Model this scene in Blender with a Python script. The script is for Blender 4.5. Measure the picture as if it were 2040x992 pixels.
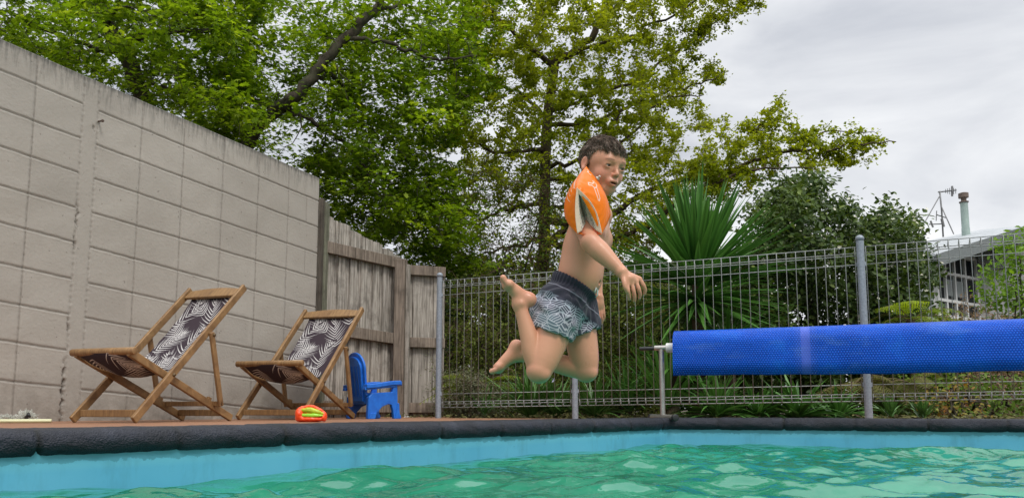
import bpy, bmesh, math, random
import numpy as np
from mathutils import Vector, Matrix

random.seed(7); RNG = np.random.default_rng(11)
sc = bpy.context.scene
for o in list(bpy.data.objects): bpy.data.objects.remove(o)
C = sc.collection

# ------------------------------------------------------------------ camera
ZC = 0.075                      # eye height above the deck
PITCH = math.radians(6.5)
F_PX = 1532.0; CX, CY = 1020.0, 640.0
cam = bpy.data.objects.new('camera', bpy.data.cameras.new('camera')); C.objects.link(cam)
cam.location = (0, 0, ZC); cam.rotation_euler = (math.radians(90) + PITCH, 0, 0)
cam.data.sensor_width = 36; cam.data.lens = 36 * F_PX / 2040
cam.data.shift_y = (CY - 496) / 2040.0
cam.data.clip_start = 0.02; cam.data.clip_end = 3000
sc.camera = cam
sc.render.resolution_x = 1024; sc.render.resolution_y = 497

# ------------------------------------------------------------------ sky, sun, exposure
SUN_EL, SUN_AZ = math.radians(52), math.radians(150)     # azimuth measured from +Y towards +X
world = bpy.data.worlds.new('World'); sc.world = world; world.use_nodes = True
nt = world.node_tree; nt.nodes.clear()
def wn(t, **k):
    n = nt.nodes.new(t)
    for a, b in k.items(): setattr(n, a, b)
    return n
wo = wn('ShaderNodeOutputWorld'); bg = wn('ShaderNodeBackground'); bg.inputs[1].default_value = 0.1
sky = wn('ShaderNodeTexSky'); sky.sky_type = 'NISHITA'; sky.sun_disc = False
sky.sun_elevation = SUN_EL; sky.sun_rotation = SUN_AZ; sky.dust_density = 4; sky.air_density = 1
tc = wn('ShaderNodeTexCoord')
mp = wn('ShaderNodeMapping'); mp.inputs['Scale'].default_value = (1.0, 1.0, 2.6); mp.inputs['Location'].default_value = (0.9, 0.4, 0.1)
n1 = wn('ShaderNodeTexNoise'); n1.inputs['Scale'].default_value = 2.8; n1.inputs['Detail'].default_value = 7; n1.inputs['Roughness'].default_value = 0.52
n1.inputs['Distortion'].default_value = 0.35
cr = wn('ShaderNodeValToRGB'); e = cr.color_ramp.elements
e[0].position = 0.34; e[0].color = (5.7, 5.95, 6.5, 1); e[1].position = 0.68; e[1].color = (10.2, 10.3, 10.4, 1)
sep = wn('ShaderNodeSeparateXYZ')
zr = wn('ShaderNodeMapRange'); zr.inputs[1].default_value = 0.38; zr.inputs[2].default_value = 0.95; zr.inputs[3].default_value = 1.0; zr.inputs[4].default_value = 2.5
zr.interpolation_type = 'SMOOTHERSTEP'
vm = wn('ShaderNodeVectorMath'); vm.operation = 'SCALE'
mix = wn('ShaderNodeMix'); mix.data_type = 'RGBA'; mix.inputs[0].default_value = 0.93
L = nt.links.new
L(tc.outputs['Generated'], mp.inputs[0]); L(mp.outputs[0], n1.inputs['Vector']); L(n1.outputs[0], cr.inputs[0])
L(tc.outputs['Generated'], sep.inputs[0]); L(sep.outputs[2], zr.inputs[0])
L(cr.outputs[0], vm.inputs[0]); L(zr.outputs[0], vm.inputs['Scale'])
L(sky.outputs[0], mix.inputs[6]); L(vm.outputs[0], mix.inputs[7]); L(mix.outputs[2], bg.inputs[0]); L(bg.outputs[0], wo.inputs[0])
sl = bpy.data.lights.new('sun', 'SUN'); sl.energy = 1.5; sl.angle = math.radians(14); sl.color = (1, 0.96, 0.9)
sun = bpy.data.objects.new('sun', sl); C.objects.link(sun)
sd = Vector((math.sin(SUN_AZ) * math.cos(SUN_EL), math.cos(SUN_AZ) * math.cos(SUN_EL), math.sin(SUN_EL)))
sun.rotation_euler = sd.to_track_quat('Z', 'Y').to_euler(); sun.location = (0, 0, 20)
vs = sc.view_settings; vs.view_transform = 'Standard'; vs.look = 'None'; vs.gamma = 1; vs.use_curve_mapping = False; vs.exposure = 0.12
sc.cycles.max_bounces = 8; sc.cycles.diffuse_bounces = 5; sc.cycles.glossy_bounces = 3; sc.cycles.transmission_bounces = 4; sc.cycles.transparent_max_bounces = 6
sc.cycles.caustics_reflective = False; sc.cycles.caustics_refractive = False

# ------------------------------------------------------------------ helpers
sp_, cp_ = math.sin(PITCH), math.cos(PITCH)
def P(u, v, Y):
    """surveyed point: photo bearing (u, v) at forward distance Y metres -> world metres"""
    x = (u - CX) / F_PX; y = (CY - v) / F_PX
    t = Y / (cp_ - y * sp_)
    return np.array([x * t, Y, ZC + (sp_ + y * cp_) * t])

def nrm(v):
    v = np.asarray(v, float); return v / (np.linalg.norm(v) + 1e-12)

def tag(o, label=None, cat=None, group=None, kind=None):
    if label: o['label'] = label
    if cat: o['category'] = cat
    if group: o['group'] = group
    if kind: o['kind'] = kind
    return o
def empty(name, loc=(0, 0, 0), rz=0.0):
    o = bpy.data.objects.new(name, None); C.objects.link(o); o.location = [float(c) for c in loc]; o.rotation_euler = (0, 0, rz)
    o.empty_display_size = 0.1
    return o
def link(name, me, mat, parent=None, smooth=False, world_pts=True):
    """world_pts: the vertices are in world space, the parent is only moved (not turned)"""
    o = bpy.data.objects.new(name, me); C.objects.link(o)
    if mat is not None:
        for m in (mat if isinstance(mat, (list, tuple)) else [mat]): me.materials.append(m)
    if smooth: me.polygons.foreach_set('use_smooth', [True] * len(me.polygons))
    if parent is not None:
        o.parent = parent
        if world_pts:
            pw = Vector(parent.location)
            p = parent.parent
            while p is not None: pw = pw + Vector(p.location); p = p.parent
            me.transform(Matrix.Translation(-pw))
    return o

def np_mesh(name, V, faces_flat, sizes, attrs=None, mats=None):
    me = bpy.data.meshes.new(name)
    V = np.asarray(V, np.float32); faces_flat = np.asarray(faces_flat, np.int32); sizes = np.asarray(sizes, np.int32)
    me.vertices.add(len(V)); me.vertices.foreach_set('co', V.ravel())
    me.loops.add(len(faces_flat)); me.loops.foreach_set('vertex_index', faces_flat)
    me.polygons.add(len(sizes)); st = np.concatenate([[0], np.cumsum(sizes)[:-1]]).astype(np.int32)
    me.polygons.foreach_set('loop_start', st)
    if mats is not None: me.polygons.foreach_set('material_index', np.asarray(mats, np.int32))
    me.update(calc_edges=True)
    for k, a in (attrs or {}).items():
        a = np.asarray(a, np.float32)
        if a.ndim == 1:
            at = me.attributes.new(k, 'FLOAT', 'POINT'); at.data.foreach_set('value', a)
        else:
            at = me.attributes.new(k, 'FLOAT_COLOR', 'POINT')
            if a.shape[1] == 3: a = np.hstack([a, np.ones((len(a), 1), np.float32)])
            at.data.foreach_set('color', a.ravel())
    me.validate()
    return me

class MB:
    """collects verts and faces of one mesh"""
    def __init__(s): s.v = []; s.f = []; s.m = []
    def add(s, V, F, mi=0):
        b = len(s.v); s.v.extend([tuple(map(float, p)) for p in V]); s.f.extend([tuple(i + b for i in f) for f in F]); s.m.extend([mi] * len(F)); return s
    def box(s, c, d, mi=0):
        c = np.array(c, float); d = np.array(d, float) / 2
        V = [c + d * np.array(k) for k in [(-1,-1,-1),(1,-1,-1),(1,1,-1),(-1,1,-1),(-1,-1,1),(1,-1,1),(1,1,1),(-1,1,1)]]
        return s.add(V, [(0,3,2,1),(4,5,6,7),(0,1,5,4),(1,2,6,5),(2,3,7,6),(3,0,4,7)], mi)
    def beam(s, p0, p1, w, h, side=(0, 0, 1), mi=0, ext=0):
        """bar from p0 to p1; w is the width along 'side', h the other way"""
        p0 = np.array(p0, float); p1 = np.array(p1, float); d = nrm(p1 - p0); p0 = p0 - d * ext; p1 = p1 + d * ext
        a = np.array(side, float); a = nrm(a - d * a.dot(d)); b = np.cross(d, a)
        V = [p + a * w / 2 * i + b * h / 2 * j for p in (p0, p1) for i, j in ((-1,-1),(1,-1),(1,1),(-1,1))]
        return s.add(V, [(0,3,2,1),(4,5,6,7),(0,1,5,4),(1,2,6,5),(2,3,7,6),(3,0,4,7)], mi)
    def tube(s, pts, r, n=8, mi=0, cap=True):
        pts = [np.array(p, float) for p in pts]
        rr = [r] * len(pts) if np.isscalar(r) else list(r)
        V = []; prev = None
        for i, p in enumerate(pts):
            d = nrm(pts[min(i + 1, len(pts) - 1)] - pts[max(i - 1, 0)])
            a = prev if prev is not None else (np.array([0, 0, 1.]) if abs(d[2]) < .9 else np.array([1., 0, 0]))
            a = nrm(a - d * a.dot(d)); prev = a; b = np.cross(d, a)
            for k in range(n):
                t = 2 * math.pi * k / n; V.append(p + rr[i] * (a * math.cos(t) + b * math.sin(t)))
        F = []
        for i in range(len(pts) - 1):
            for k in range(n):
                k2 = (k + 1) % n; F.append((i*n+k, i*n+k2, (i+1)*n+k2, (i+1)*n+k))
        if cap: F.append(tuple(range(n))[::-1]); F.append(tuple((len(pts)-1)*n + k for k in range(n)))
        return s.add(V, F, mi)
    def prism(s, poly, ext, mi=0):
        """poly: 3D points of a flat outline, extruded by the vector ext"""
        n = len(poly); e = np.array(ext, float); A = [np.array(p, float) for p in poly]
        V = A + [p + e for p in A]
        F = [tuple(range(n))[::-1], tuple(range(n, 2*n))] + [(i, (i+1) % n, n + (i+1) % n, n + i) for i in range(n)]
        return s.add(V, F, mi)
    def lathe(s, c, prof, n=20, axis=(0, 0, 1), mi=0):
        ax = nrm(axis); a = np.array([1., 0, 0]) if abs(ax[0]) < .9 else np.array([0, 1., 0]); a = nrm(a - ax * a.dot(ax)); b = np.cross(ax, a)
        c = np.array(c, float); V = []
        for r, z in prof:
            for k in range(n):
                t = 2 * math.pi * k / n; V.append(c + ax * z + r * (a * math.cos(t) + b * math.sin(t)))
        F = [(i*n+k, i*n+(k+1) % n, (i+1)*n+(k+1) % n, (i+1)*n+k) for i in range(len(prof)-1) for k in range(n)]
        F.append(tuple(range(n))[::-1]); F.append(tuple((len(prof)-1)*n + k for k in range(n)))
        return s.add(V, F, mi)
    def build(s, name, mat, parent=None, smooth=False, bevel=0, world_pts=True, segs=2):
        me = bpy.data.meshes.new(name); me.from_pydata(s.v, [], s.f)
        me.polygons.foreach_set('material_index', s.m)
        bm = bmesh.new(); bm.from_mesh(me); bmesh.ops.recalc_face_normals(bm, faces=bm.faces); bm.to_mesh(me); bm.free()
        o = link(name, me, mat, parent, smooth, world_pts)
        if bevel:
            b = o.modifiers.new('bevel', 'BEVEL'); b.width = bevel; b.segments = segs; b.limit_method = 'ANGLE'; b.angle_limit = 0.6
            if not smooth:
                me.polygons.foreach_set('use_smooth', [True] * len(me.polygons)); b.harden_normals = True
        return o

def copy_tree(o, parent=None):
    c = o.copy(); C.objects.link(c); c.parent = parent
    for ch in list(o.children): copy_tree(ch, c)
    return c

# ------------------------------------------------------------------ materials
class NT:
    def __init__(s, name):
        s.m = bpy.data.materials.new(name); s.m.use_nodes = True; s.t = s.m.node_tree; s.b = s.t.nodes['Principled BSDF']; s.out = s.t.nodes['Material Output']
    def n(s, t, ins=None, **k):
        x = s.t.nodes.new(t)
        for a, b in k.items(): setattr(x, a, b)
        for a, b in (ins or {}).items():
            if isinstance(b, tuple) and len(b) == 2 and hasattr(b[0], 'outputs'): s.t.links.new(b[0].outputs[b[1]], x.inputs[a])
            elif hasattr(b, 'outputs'): s.t.links.new(b.outputs[0], x.inputs[a])
            else: x.inputs[a].default_value = b
        return x
    def l(s, a, b): s.t.links.new(a, b)
    def obj(s, scale=(1, 1, 1), rot=(0, 0, 0)):
        g = s.n('ShaderNodeNewGeometry')
        m = s.n('ShaderNodeMapping'); m.inputs['Scale'].default_value = scale; m.inputs['Rotation'].default_value = rot; s.l(g.outputs['Position'], m.inputs[0]); return m
    def oc(s, scale=(1, 1, 1), rot=(0, 0, 0)):
        g = s.n('ShaderNodeTexCoord')
        m = s.n('ShaderNodeMapping'); m.inputs['Scale'].default_value = scale; m.inputs['Rotation'].default_value = rot; s.l(g.outputs['Object'], m.inputs[0]); return m
    def noise(s, vec, scale, detail=4, rough=.55, dist=0):
        return s.n('ShaderNodeTexNoise', {'Vector': vec, 'Scale': scale, 'Detail': detail, 'Roughness': rough, 'Distortion': dist})
    def ramp(s, fac, stops):
        r = s.n('ShaderNodeValToRGB', {'Fac': fac}); el = r.color_ramp.elements
        while len(el) < len(stops): el.new(0.5)
        for q, (p, c) in zip(el, stops):
            q.position = p; q.color = (c if isinstance(c, tuple) else (c, c, c)) + (1,)
        return r
    def mix(s, f, a, b, blend='MIX'):
        x = s.n('ShaderNodeMix', data_type='RGBA', blend_type=blend)
        for i, q in ((0, f), (6, a), (7, b)):
            if isinstance(q, tuple) and len(q) == 2 and hasattr(q[0], 'outputs'): s.l(q[0].outputs[q[1]], x.inputs[i])
            elif hasattr(q, 'outputs'): s.l(q.outputs[2] if q.bl_idname == 'ShaderNodeMix' else q.outputs[0], x.inputs[i])
            elif isinstance(q, tuple): x.inputs[i].default_value = q + (1,)
            else: x.inputs[i].default_value = q
        return x
    def math(s, op, a, b=0.0, c=0.0):
        x = s.n('ShaderNodeMath', operation=op)
        for i, q in enumerate((a, b, c)):
            if hasattr(q, 'outputs'): s.l(q.outputs[0], x.inputs[i])
            elif hasattr(q, 'is_output'): s.l(q, x.inputs[i])
            else: x.inputs[i].default_value = q
        return x
    def col(s, q):
        if isinstance(q, tuple): s.b.inputs['Base Color'].default_value = q + (1,)
        else: s.l(q.outputs[2] if q.bl_idname == 'ShaderNodeMix' else q.outputs[0], s.b.inputs['Base Color'])
    def rough(s, r, spec=None):
        if hasattr(r, 'outputs'): s.l(r.outputs[0], s.b.inputs['Roughness'])
        else: s.b.inputs['Roughness'].default_value = r
        if spec is not None: s.b.inputs['Specular IOR Level'].default_value = spec
    def bump(s, h, strength=.3, dist=.01):
        x = s.n('ShaderNodeBump', {'Strength': strength, 'Distance': dist, 'Height': h}); s.l(x.outputs[0], s.b.inputs['Normal']); return x
    def attr(s, name): return s.n('ShaderNodeAttribute', attribute_name=name)

def simple(name, col, rough=.6, metal=0, spec=None, var=0.0, vscale=20, bump=0, bscale=60):
    t = NT(name); pos = t.obj()
    if var:
        nz = t.noise(pos, vscale, 5)
        lo = tuple(c * (1 - var) for c in col); hi = tuple(min(1, c * (1 + var)) for c in col)
        t.col(t.ramp(nz, [(.3, lo), (.7, hi)]))
    else: t.col(col)
    t.rough(rough, spec); t.b.inputs['Metallic'].default_value = metal
    if bump: t.bump(t.noise(pos, bscale, 4), bump, .01)
    return t.m

def leaf_mat(name, lo, hi, trans=.35, rough=.5, tint=None, spec=.18):
    """tone attribute (0..1, one value per leaf) picks the leaf's own colour"""
    t = NT(name); a = t.attr('tone')
    cr = t.ramp((a, 'Fac'), [(0, lo), (1, hi)] if tint is None else [(0, lo), (.9, hi), (.93, tint), (1, tint)])
    t.col(cr); t.rough(rough, spec)
    tr = t.n('ShaderNodeBsdfTranslucent'); g = t.mix(1.0, cr, (1.35, 1.30, .45), 'MULTIPLY'); t.l(g.outputs[2], tr.inputs[0])
    add = t.n('ShaderNodeMixShader', {0: trans}); t.l(t.b.outputs[0], add.inputs[1]); t.l(tr.outputs[0], add.inputs[2])
    t.l(add.outputs[0], t.out.inputs[0])
    return t.m
# ================================================================== STRUCTURE
Z_WATER = -0.15; COP_T = 0.02; COP_B = -0.055
Cn = np.array([1.0, 4.93])
dl = np.array([0.82, 1.0]); dl /= np.linalg.norm(dl)          # along the long pool edge
dfv = np.array([1.86, -0.63]); dfv /= np.linalg.norm(dfv)      # along the far pool edge
def arc_corner(c, d0, d1, r, n=7):
    a = c - d0 * r; b = c + d1 * r; out = []
    for i in range(n + 1):
        t = i / n; out.append((1-t)**2 * a + 2*t*(1-t) * c + t*t * b)
    return out
near_end = Cn - dl * 9.0; far_end = Cn + dfv * 6.0
edge = [near_end] + arc_corner(Cn, dl, dfv, 0.10) + [far_end]

def resample(pts, step):
    pts = [np.array(p, float) for p in pts]; out = [pts[0]]
    for a, b in zip(pts[:-1], pts[1:]):
        n = max(1, int(round(np.linalg.norm(b - a) / step)))
        for i in range(1, n + 1): out.append(a + (b - a) * i / n)
    return np.array(out)
def normals2(pl):
    t = np.gradient(pl, axis=0); t /= np.linalg.norm(t, axis=1)[:, None]
    return np.stack([-t[:, 1], t[:, 0]], 1)        # left of travel = away from the water

# water side pool outline, offset outwards
def offs(d):
    pl = resample(edge, 0.5); n = normals2(pl); return pl + n * d

# ---- ground: one sheet to the horizon with the pool cut out of it
def mat_ground():
    t = NT('soil'); p = t.obj()
    n1 = t.noise(p, 3, 8, .65); n2 = t.noise(p, 60, 4)
    c = t.mix(n2, t.ramp(n1, [(.3, (.022, .016, .010)), (.6, (.055, .040, .024)), (.75, (.04, .055, .018))]), (.09, .07, .045))
    c.inputs[0].default_value = .25
    t.col(c); t.rough(.95); t.bump(t.noise(p, 35, 6), .8, .04); return t.m
inner = np.vstack([offs(0.12), [[9, -4.5]], [[-9.5, -4.5]]])
cen = np.array([1.0, 0.5])
V = []; F = []; n = len(inner)
rings = [1.0, 1.6, 3, 8, 40, 300]
for r in rings:
    for p in inner:
        q = cen + (p - cen) * r if r < 8 else cen + nrm(p - cen) * r * 6
        V.append((q[0], q[1], -0.045))
for k in range(len(rings) - 1):
    for i in range(n): F.append((k*n + i, k*n + (i+1) % n, (k+1)*n + (i+1) % n, (k+1)*n + i))
o = MB().add(V, F).build('ground', mat_ground()); tag(o, kind='structure')

# ---- block wall base line and fence lines, measured from the photo
WALL_VP = 2065.0
def wallY(u): return 4.55 * WALL_VP / (WALL_VP - u)
def wall_pt(u): y = wallY(u); return np.array([(u - CX) / F_PX * y / 1.0, y])
wA, wB = wall_pt(150) * np.array([1.0065, 1]), wall_pt(622) * np.array([1.0065, 1])
wd = nrm(wB - wA)                       # wall direction in plan, towards the far end
wn_ = np.array([wd[1], -wd[0]])         # towards the pool
LW = np.linalg.norm(wB - wA)

# ---- deck
def mat_deck():
    t = NT('deck_timber'); ang = math.atan2(dl[1], dl[0])
    p = t.obj(rot=(0, 0, -ang))
    sx = t.n('ShaderNodeSeparateXYZ', {0: p})
    b = t.math('FRACT', t.math('MULTIPLY', (sx.outputs[1]), 1/0.09))
    gap = t.math('GREATER_THAN', t.math('ABSOLUTE', t.math('SUBTRACT', b, .5)), .47)
    st = t.n('ShaderNodeMapping', {0: p}); st.inputs['Scale'].default_value = (3, 60, 1)
    n1 = t.noise(st, 1.0, 6, .6); n2 = t.noise(p, 2.2, 5)
    c = t.ramp(n1, [(.3, (.20, .085, .038)), (.7, (.34, .155, .075))])
    c2 = t.mix(n2, c, (.30, .16, .095)); c3 = t.mix(gap, c2, (.05, .03, .02))
    t.col(c3); t.rough(.55); t.bump(n1, .2, .004); return t.m
dk = offs(0.08)
deck_poly = [tuple(p) for p in dk] + [(7.2, 4.2), (4.4, 4.62), (-0.55, 6.62), (-0.5, 8.1), (-2.2, 8.3)]
w0 = wA - wd * 5.5
deck_poly += [tuple(wB + wd * .3 - wn_ * .3), tuple(w0 - wn_ * .05), (-10.5, -2.5)]
mb = MB(); mb.add([(x, y, 0) for x, y in deck_poly] , [tuple(range(len(deck_poly)))])
o = mb.build('deck', mat_deck()); tag(o, kind='structure')

# ---- pool shell (painted walls and floor)
def mat_pool():
    t = NT('pool_paint'); p = t.obj()
    n1 = t.noise(p, 2.5, 5); n2 = t.noise(p, 26, 7, .7)
    sx = t.n('ShaderNodeSeparateXYZ', {0: p})
    c = t.ramp(n1, [(.3, (.085, .36, .54)), (.7, (.12, .43, .60))])
    # paler band above the waterline and dark specks at the paint's top edge
    band = t.math('SMOOTH_MIN', t.math('MULTIPLY', t.math('SUBTRACT', sx.outputs[2], -.100), 60), 1, .1)
    band = t.math('MAXIMUM', band, 0)
    c = t.mix(t.math('MULTIPLY', band, .35), c, (.16, .50, .60))
    speck = t.math('MAXIMUM', t.math('GREATER_THAN', t.noise(p, 14, 9, .75), .67), t.math('MULTIPLY', t.ramp(t.noise(t.obj(scale=(1, 1, .25)), 9, 7, .7), [(.52, 0.), (.70, 1.)]), .35))
    near_top = t.math('GREATER_THAN', t.math('ADD', sx.outputs[2], t.math('MULTIPLY', n2, .05)), -.048)
    sp = t.math('MAXIMUM', speck, t.math('MULTIPLY', near_top, .55))
    c = t.mix(t.math('MULTIPLY', sp, .8), c, (.02, .10, .11))
    t.col(c); t.rough(.42); t.bump(n2, .12, .004); return t.m
pl = resample(edge, .1); loop = np.vstack([pl, [[8.5, -4.2]], [[-9, -4.2]]]); n = len(loop)
V = [(p[0], p[1], -.02) for p in loop] + [(p[0], p[1], -1.3) for p in loop]
F = [(i, (i+1) % n, n + (i+1) % n, n + i) for i in range(n)] + [tuple(range(n, 2*n))]
o = MB().add(V, F).build('pool_shell', mat_pool()); tag(o, kind='structure')

# ---- coping of dark bullnose stones, swept along the edge
def mat_coping():
    t = NT('coping_stone'); p = t.obj()
    n1 = t.noise(p, 9, 8, .62); n2 = t.noise(p, 70, 6, .7); v = t.n('ShaderNodeTexVoronoi', {'Vector': p, 'Scale': 190})
    c = t.ramp(n1, [(.25, (.007, .008, .012)), (.55, (.015, .017, .027)), (.8, (.034, .038, .055))])
    wear = t.math('GREATER_THAN', t.noise(p, 33, 9, .8), .66)
    c = t.mix(t.math('MULTIPLY', wear, .5), c, (.12, .125, .145)); ja = t.attr('joint'); c = t.mix((ja, 'Fac'), c, (.003, .004, .004))
    t.col(c); t.rough(t.ramp(n2, [(.3, .38), (.7, .65)]), .35)
    h = t.math('ADD', n2, t.math('MULTIPLY', v, .5)); t.bump(t.math('ADD', h, t.math('MULTIPLY', n1, 1.4)), .7, .008); return t.m
pl = resample(edge, .012); nn = normals2(pl)
for _ in range(3): nn[1:-1] = (nn[:-2] + nn[1:-1] + nn[2:]) / 3
sarc = np.concatenate([[0], np.cumsum(np.linalg.norm(np.diff(pl, axis=0), axis=1))])
corner_s = 9.0
prof = [(.03, COP_B + .002)]
rr = (COP_T - COP_B) / 2; cz = (COP_T + COP_B) / 2
for k in range(13):
    a = -math.pi/2 - math.pi * k / 12; prof.append((0.012 + rr * 1.05 * math.cos(a), cz + rr * math.sin(a)))
prof += [(.08, COP_T + .001), (.16, COP_T), (.262, COP_T - .001), (.27, COP_T - .008), (.27, -.05)]
prof = np.array(prof); m = len(prof)
pc = np.array([.07, cz])
joint = np.abs(((sarc - corner_s + .115) % .39) - .195); joint = .195 - joint          # distance to nearest joint
jr = RNG.normal(0, .0014, 40); jn = RNG.normal(0, .0016, 40)
Vv = []
for i in range(len(pl)):
    st = int((sarc[i] - corner_s + .115) // .39) % 40
    g = math.exp(-(joint[i] / .006) ** 2)
    for k, (a, z) in enumerate(prof):
        d = np.array([a, z]) - pc; s_ = 1 - .13 * g - .012 * math.exp(-(joint[i] / .016) ** 2)
        w = .0011 * math.sin(sarc[i] * 23 + k * .9) + .0008 * math.sin(sarc[i] * 61 + k * 1.7) + .0007 * math.sin(sarc[i] * 140 - k * 2.1) + .0006 * math.sin(sarc[i] * 37 + 3 * math.sin(k * .8 + sarc[i] * 9))
        q = pc + d * np.array([s_ if a < .2 else 1, s_]); q[0] += jn[st] * (a < .1) + w * (a < .05); q[1] += jr[st] * (z > cz) + w * .6
        x = pl[i] + nn[i] * q[0]; Vv.append((x[0], x[1], q[1]))
Fv = [(i*m+k, i*m+k+1, (i+1)*m+k+1, (i+1)*m+k) for i in range(len(pl)-1) for k in range(m-1)]
o = MB().add(Vv, Fv).build('pool_coping', mat_coping(), smooth=True); ja_ = o.data.attributes.new('joint', 'FLOAT', 'POINT'); ja_.data.foreach_set('value', np.repeat(np.exp(-(joint / .006) ** 2), m).astype(np.float32)); tag(o, kind='structure')

# ---- water: real wave geometry
def mat_water():
    t = NT('pool_water'); p = t.obj()
    n1 = t.noise(t.obj(scale=(1, 1.3, 1)), 1.1, 3, .5, .6)
    c = t.ramp(n1, [(.34, (.012, .165, .100)), (.52, (.022, .215, .130)), (.70, (.036, .265, .165))])
    t.col(c); t.rough(.03, .5); t.b.inputs['IOR'].default_value = 1.42
    n3 = t.noise(t.obj(scale=(1, 1, 1)), 16, 3, .5, .4); t.bump(n3, .16, .02)
    return t.m
gx = np.arange(-4.2, 5.2, .014); gy = np.concatenate([np.arange(-1.0, 1.2, .06), np.arange(1.2, 5.1, .014)])
X, Y = np.meshgrid(gx, gy)
Z = np.zeros_like(X); r2 = np.random.default_rng(5)
for i in range(84):
    lam = 10 ** r2.uniform(math.log10(.13), math.log10(1.1)); th = r2.normal(math.radians(-80), .62)
    k = 2 * math.pi / lam; amp = .0034 * (lam / .5) ** .92 * r2.uniform(.5, 1.25)
    ph = (X * math.cos(th) + Y * math.sin(th)) * k + r2.uniform(0, 6.28)
    ph += .7 * np.sin((X * math.cos(th + 1.4) + Y * math.sin(th + 1.4)) * k * .23 + i)
    s = np.sin(ph); Z += amp * (1.5 * (1 - np.abs(s)) ** 1.25 if i % 3 == 0 else s)
Z -= Z.mean(); Z *= .74
# inside test: right of both edges
dL = (X - Cn[0]) * (-dl[1]) + (Y - Cn[1]) * dl[0]; dF = (X - Cn[0]) * (-dfv[1]) + (Y - Cn[1]) * dfv[0]
inside = (dL < .02) & (dF < .02)
damp = np.clip(np.minimum(-dL, -dF) / .5, 0, 1) * .45 + .55
Z = Z * damp + Z_WATER
ny, nx = X.shape; idx = np.arange(nx * ny).reshape(ny, nx)
q = inside[:-1, :-1] & inside[1:, 1:] & inside[:-1, 1:] & inside[1:, :-1]
quads = np.stack([idx[:-1, :-1][q], idx[:-1, 1:][q], idx[1:, 1:][q], idx[1:, :-1][q]], 1)
used, inv = np.unique(quads, return_inverse=True)
VV = np.stack([X.ravel(), Y.ravel(), Z.ravel()], 1)[used]
me = np_mesh('water', VV, inv.reshape(-1), [4] * len(quads))
o = link('water', me, mat_water(), smooth=True); tag(o, kind='structure')

# ================================================================== BLOCK WALL
def mat_blockwall():
    t = NT('painted_block'); p = t.obj()
    sx = t.n('ShaderNodeSeparateXYZ', {0: p})
    n1 = t.noise(p, 1.3, 5); n2 = t.noise(p, 90, 6, .7); n3 = t.noise(p, 12, 6, .7)
    base = t.ramp(n1, [(.3, (.335, .305, .264)), (.7, (.398, .364, .318))])
    base = t.mix(t.math('MULTIPLY', t.ramp(n3, [(.45, .0), (.75, 1.0)]), .30), base, (.30, .265, .225))
    bk_ = t.attr('block'); base = t.mix(t.math('MULTIPLY', bk_.outputs['Fac'], .28), base, (.265, .24, .21))
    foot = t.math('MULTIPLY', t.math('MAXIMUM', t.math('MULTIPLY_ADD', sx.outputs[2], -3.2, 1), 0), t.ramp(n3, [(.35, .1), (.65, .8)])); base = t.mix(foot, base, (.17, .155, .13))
    # damp streaks running down from the top edge (attribute 'top' = depth below the wall's top)
    a = t.attr('top'); sm = t.n('ShaderNodeMapping', {0: t.attr('along')}); 
    at = t.attr('along')
    cmb = t.n('ShaderNodeCombineXYZ'); t.l(at.outputs['Fac'], cmb.inputs[0])
    s1 = t.noise(cmb, 13, 6, .75)
    cmb2 = t.n('ShaderNodeCombineXYZ'); t.l(at.outputs['Fac'], cmb2.inputs[0]); mz = t.math('MULTIPLY', a.outputs['Fac'], .12); t.l(mz.outputs[0], cmb2.inputs[1])
    s2 = t.noise(cmb2, 60, 3, .6)
    length = t.math('MULTIPLY', t.ramp(s1, [(.35, .10), (.72, 1.0)]), .34)
    k = t.math('MULTIPLY_ADD', t.math('DIVIDE', a.outputs['Fac'], length), -1, 1)
    k = t.math('MAXIMUM', k, 0); k = t.math('MULTIPLY', k, t.ramp(s2, [(.40, .15), (.62, 1.0)]))
    edge_ = t.math('MAXIMUM', t.math('MULTIPLY_ADD', a.outputs['Fac'], -28, 1), 0)
    k = t.math('MINIMUM', t.math('ADD', t.math('MULTIPLY', k, .75), t.math('MULTIPLY', edge_, .5)), 1)
    c = t.mix(k, base, (.085, .083, .070))
    pit = t.math('GREATER_THAN', t.noise(p, 42, 2, .5), .735)
    c = t.mix(t.math('MULTIPLY', pit, .6), c, (.13, .11, .09))
    g = t.attr('groove'); c = t.mix((g, 'Fac'), c, (.15, .13, .11))
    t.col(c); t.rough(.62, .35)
    h = t.math('ADD', t.math('MULTIPLY', n2, .5), t.math('ADD', t.math('MULTIPLY', n3, 1.0), t.math('MULTIPLY', pit, -.8)))
    t.bump(h, .45, .006); return t.m

vn = [143, 201, 272, 342, 413, 483, 557, 628, 700, 773, 846]
vf = [348, 394, 447, 500, 550, 609, 662, 715, 771, 823, 876]
def wall_hit(u, v):
    x = (u - CX) / F_PX; y = (CY - v) / F_PX; d = np.array([x, cp_ - y * sp_, sp_ + y * cp_])
    t = (wA @ wn_) / (d[:2] @ wn_); p = d * t; return (p[:2] - wA) @ wd, p[2] + ZC
zn, zf = [], []
for a_, b_ in zip(vn, vf):
    s0, z0 = wall_hit(150, a_); s1, z1 = wall_hit(620, b_); k_ = (z1 - z0) / (s1 - s0); zn.append(z0 - k_ * s0); zf.append(z0 + k_ * (LW - s0))
def z_course(q, s):
    """height of joint q (0 = top) at distance s along the wall from wA"""
    return zn[q] + (zf[q] - zn[q]) * s / LW
def along_at(u):
    y = wallY(u); return (y - wA[1]) / wd[1]
cols_u = [-1500, -1150, -900, -700, -520, -380, -270, -190, -75, 38]
vj = [along_at(u) for u in cols_u] ; vj = [v for v in vj if v > -3.8]
js = [along_at(u) for u in (38, 262, 350, 432, 505, 567, 622)]
step = .327
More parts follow.
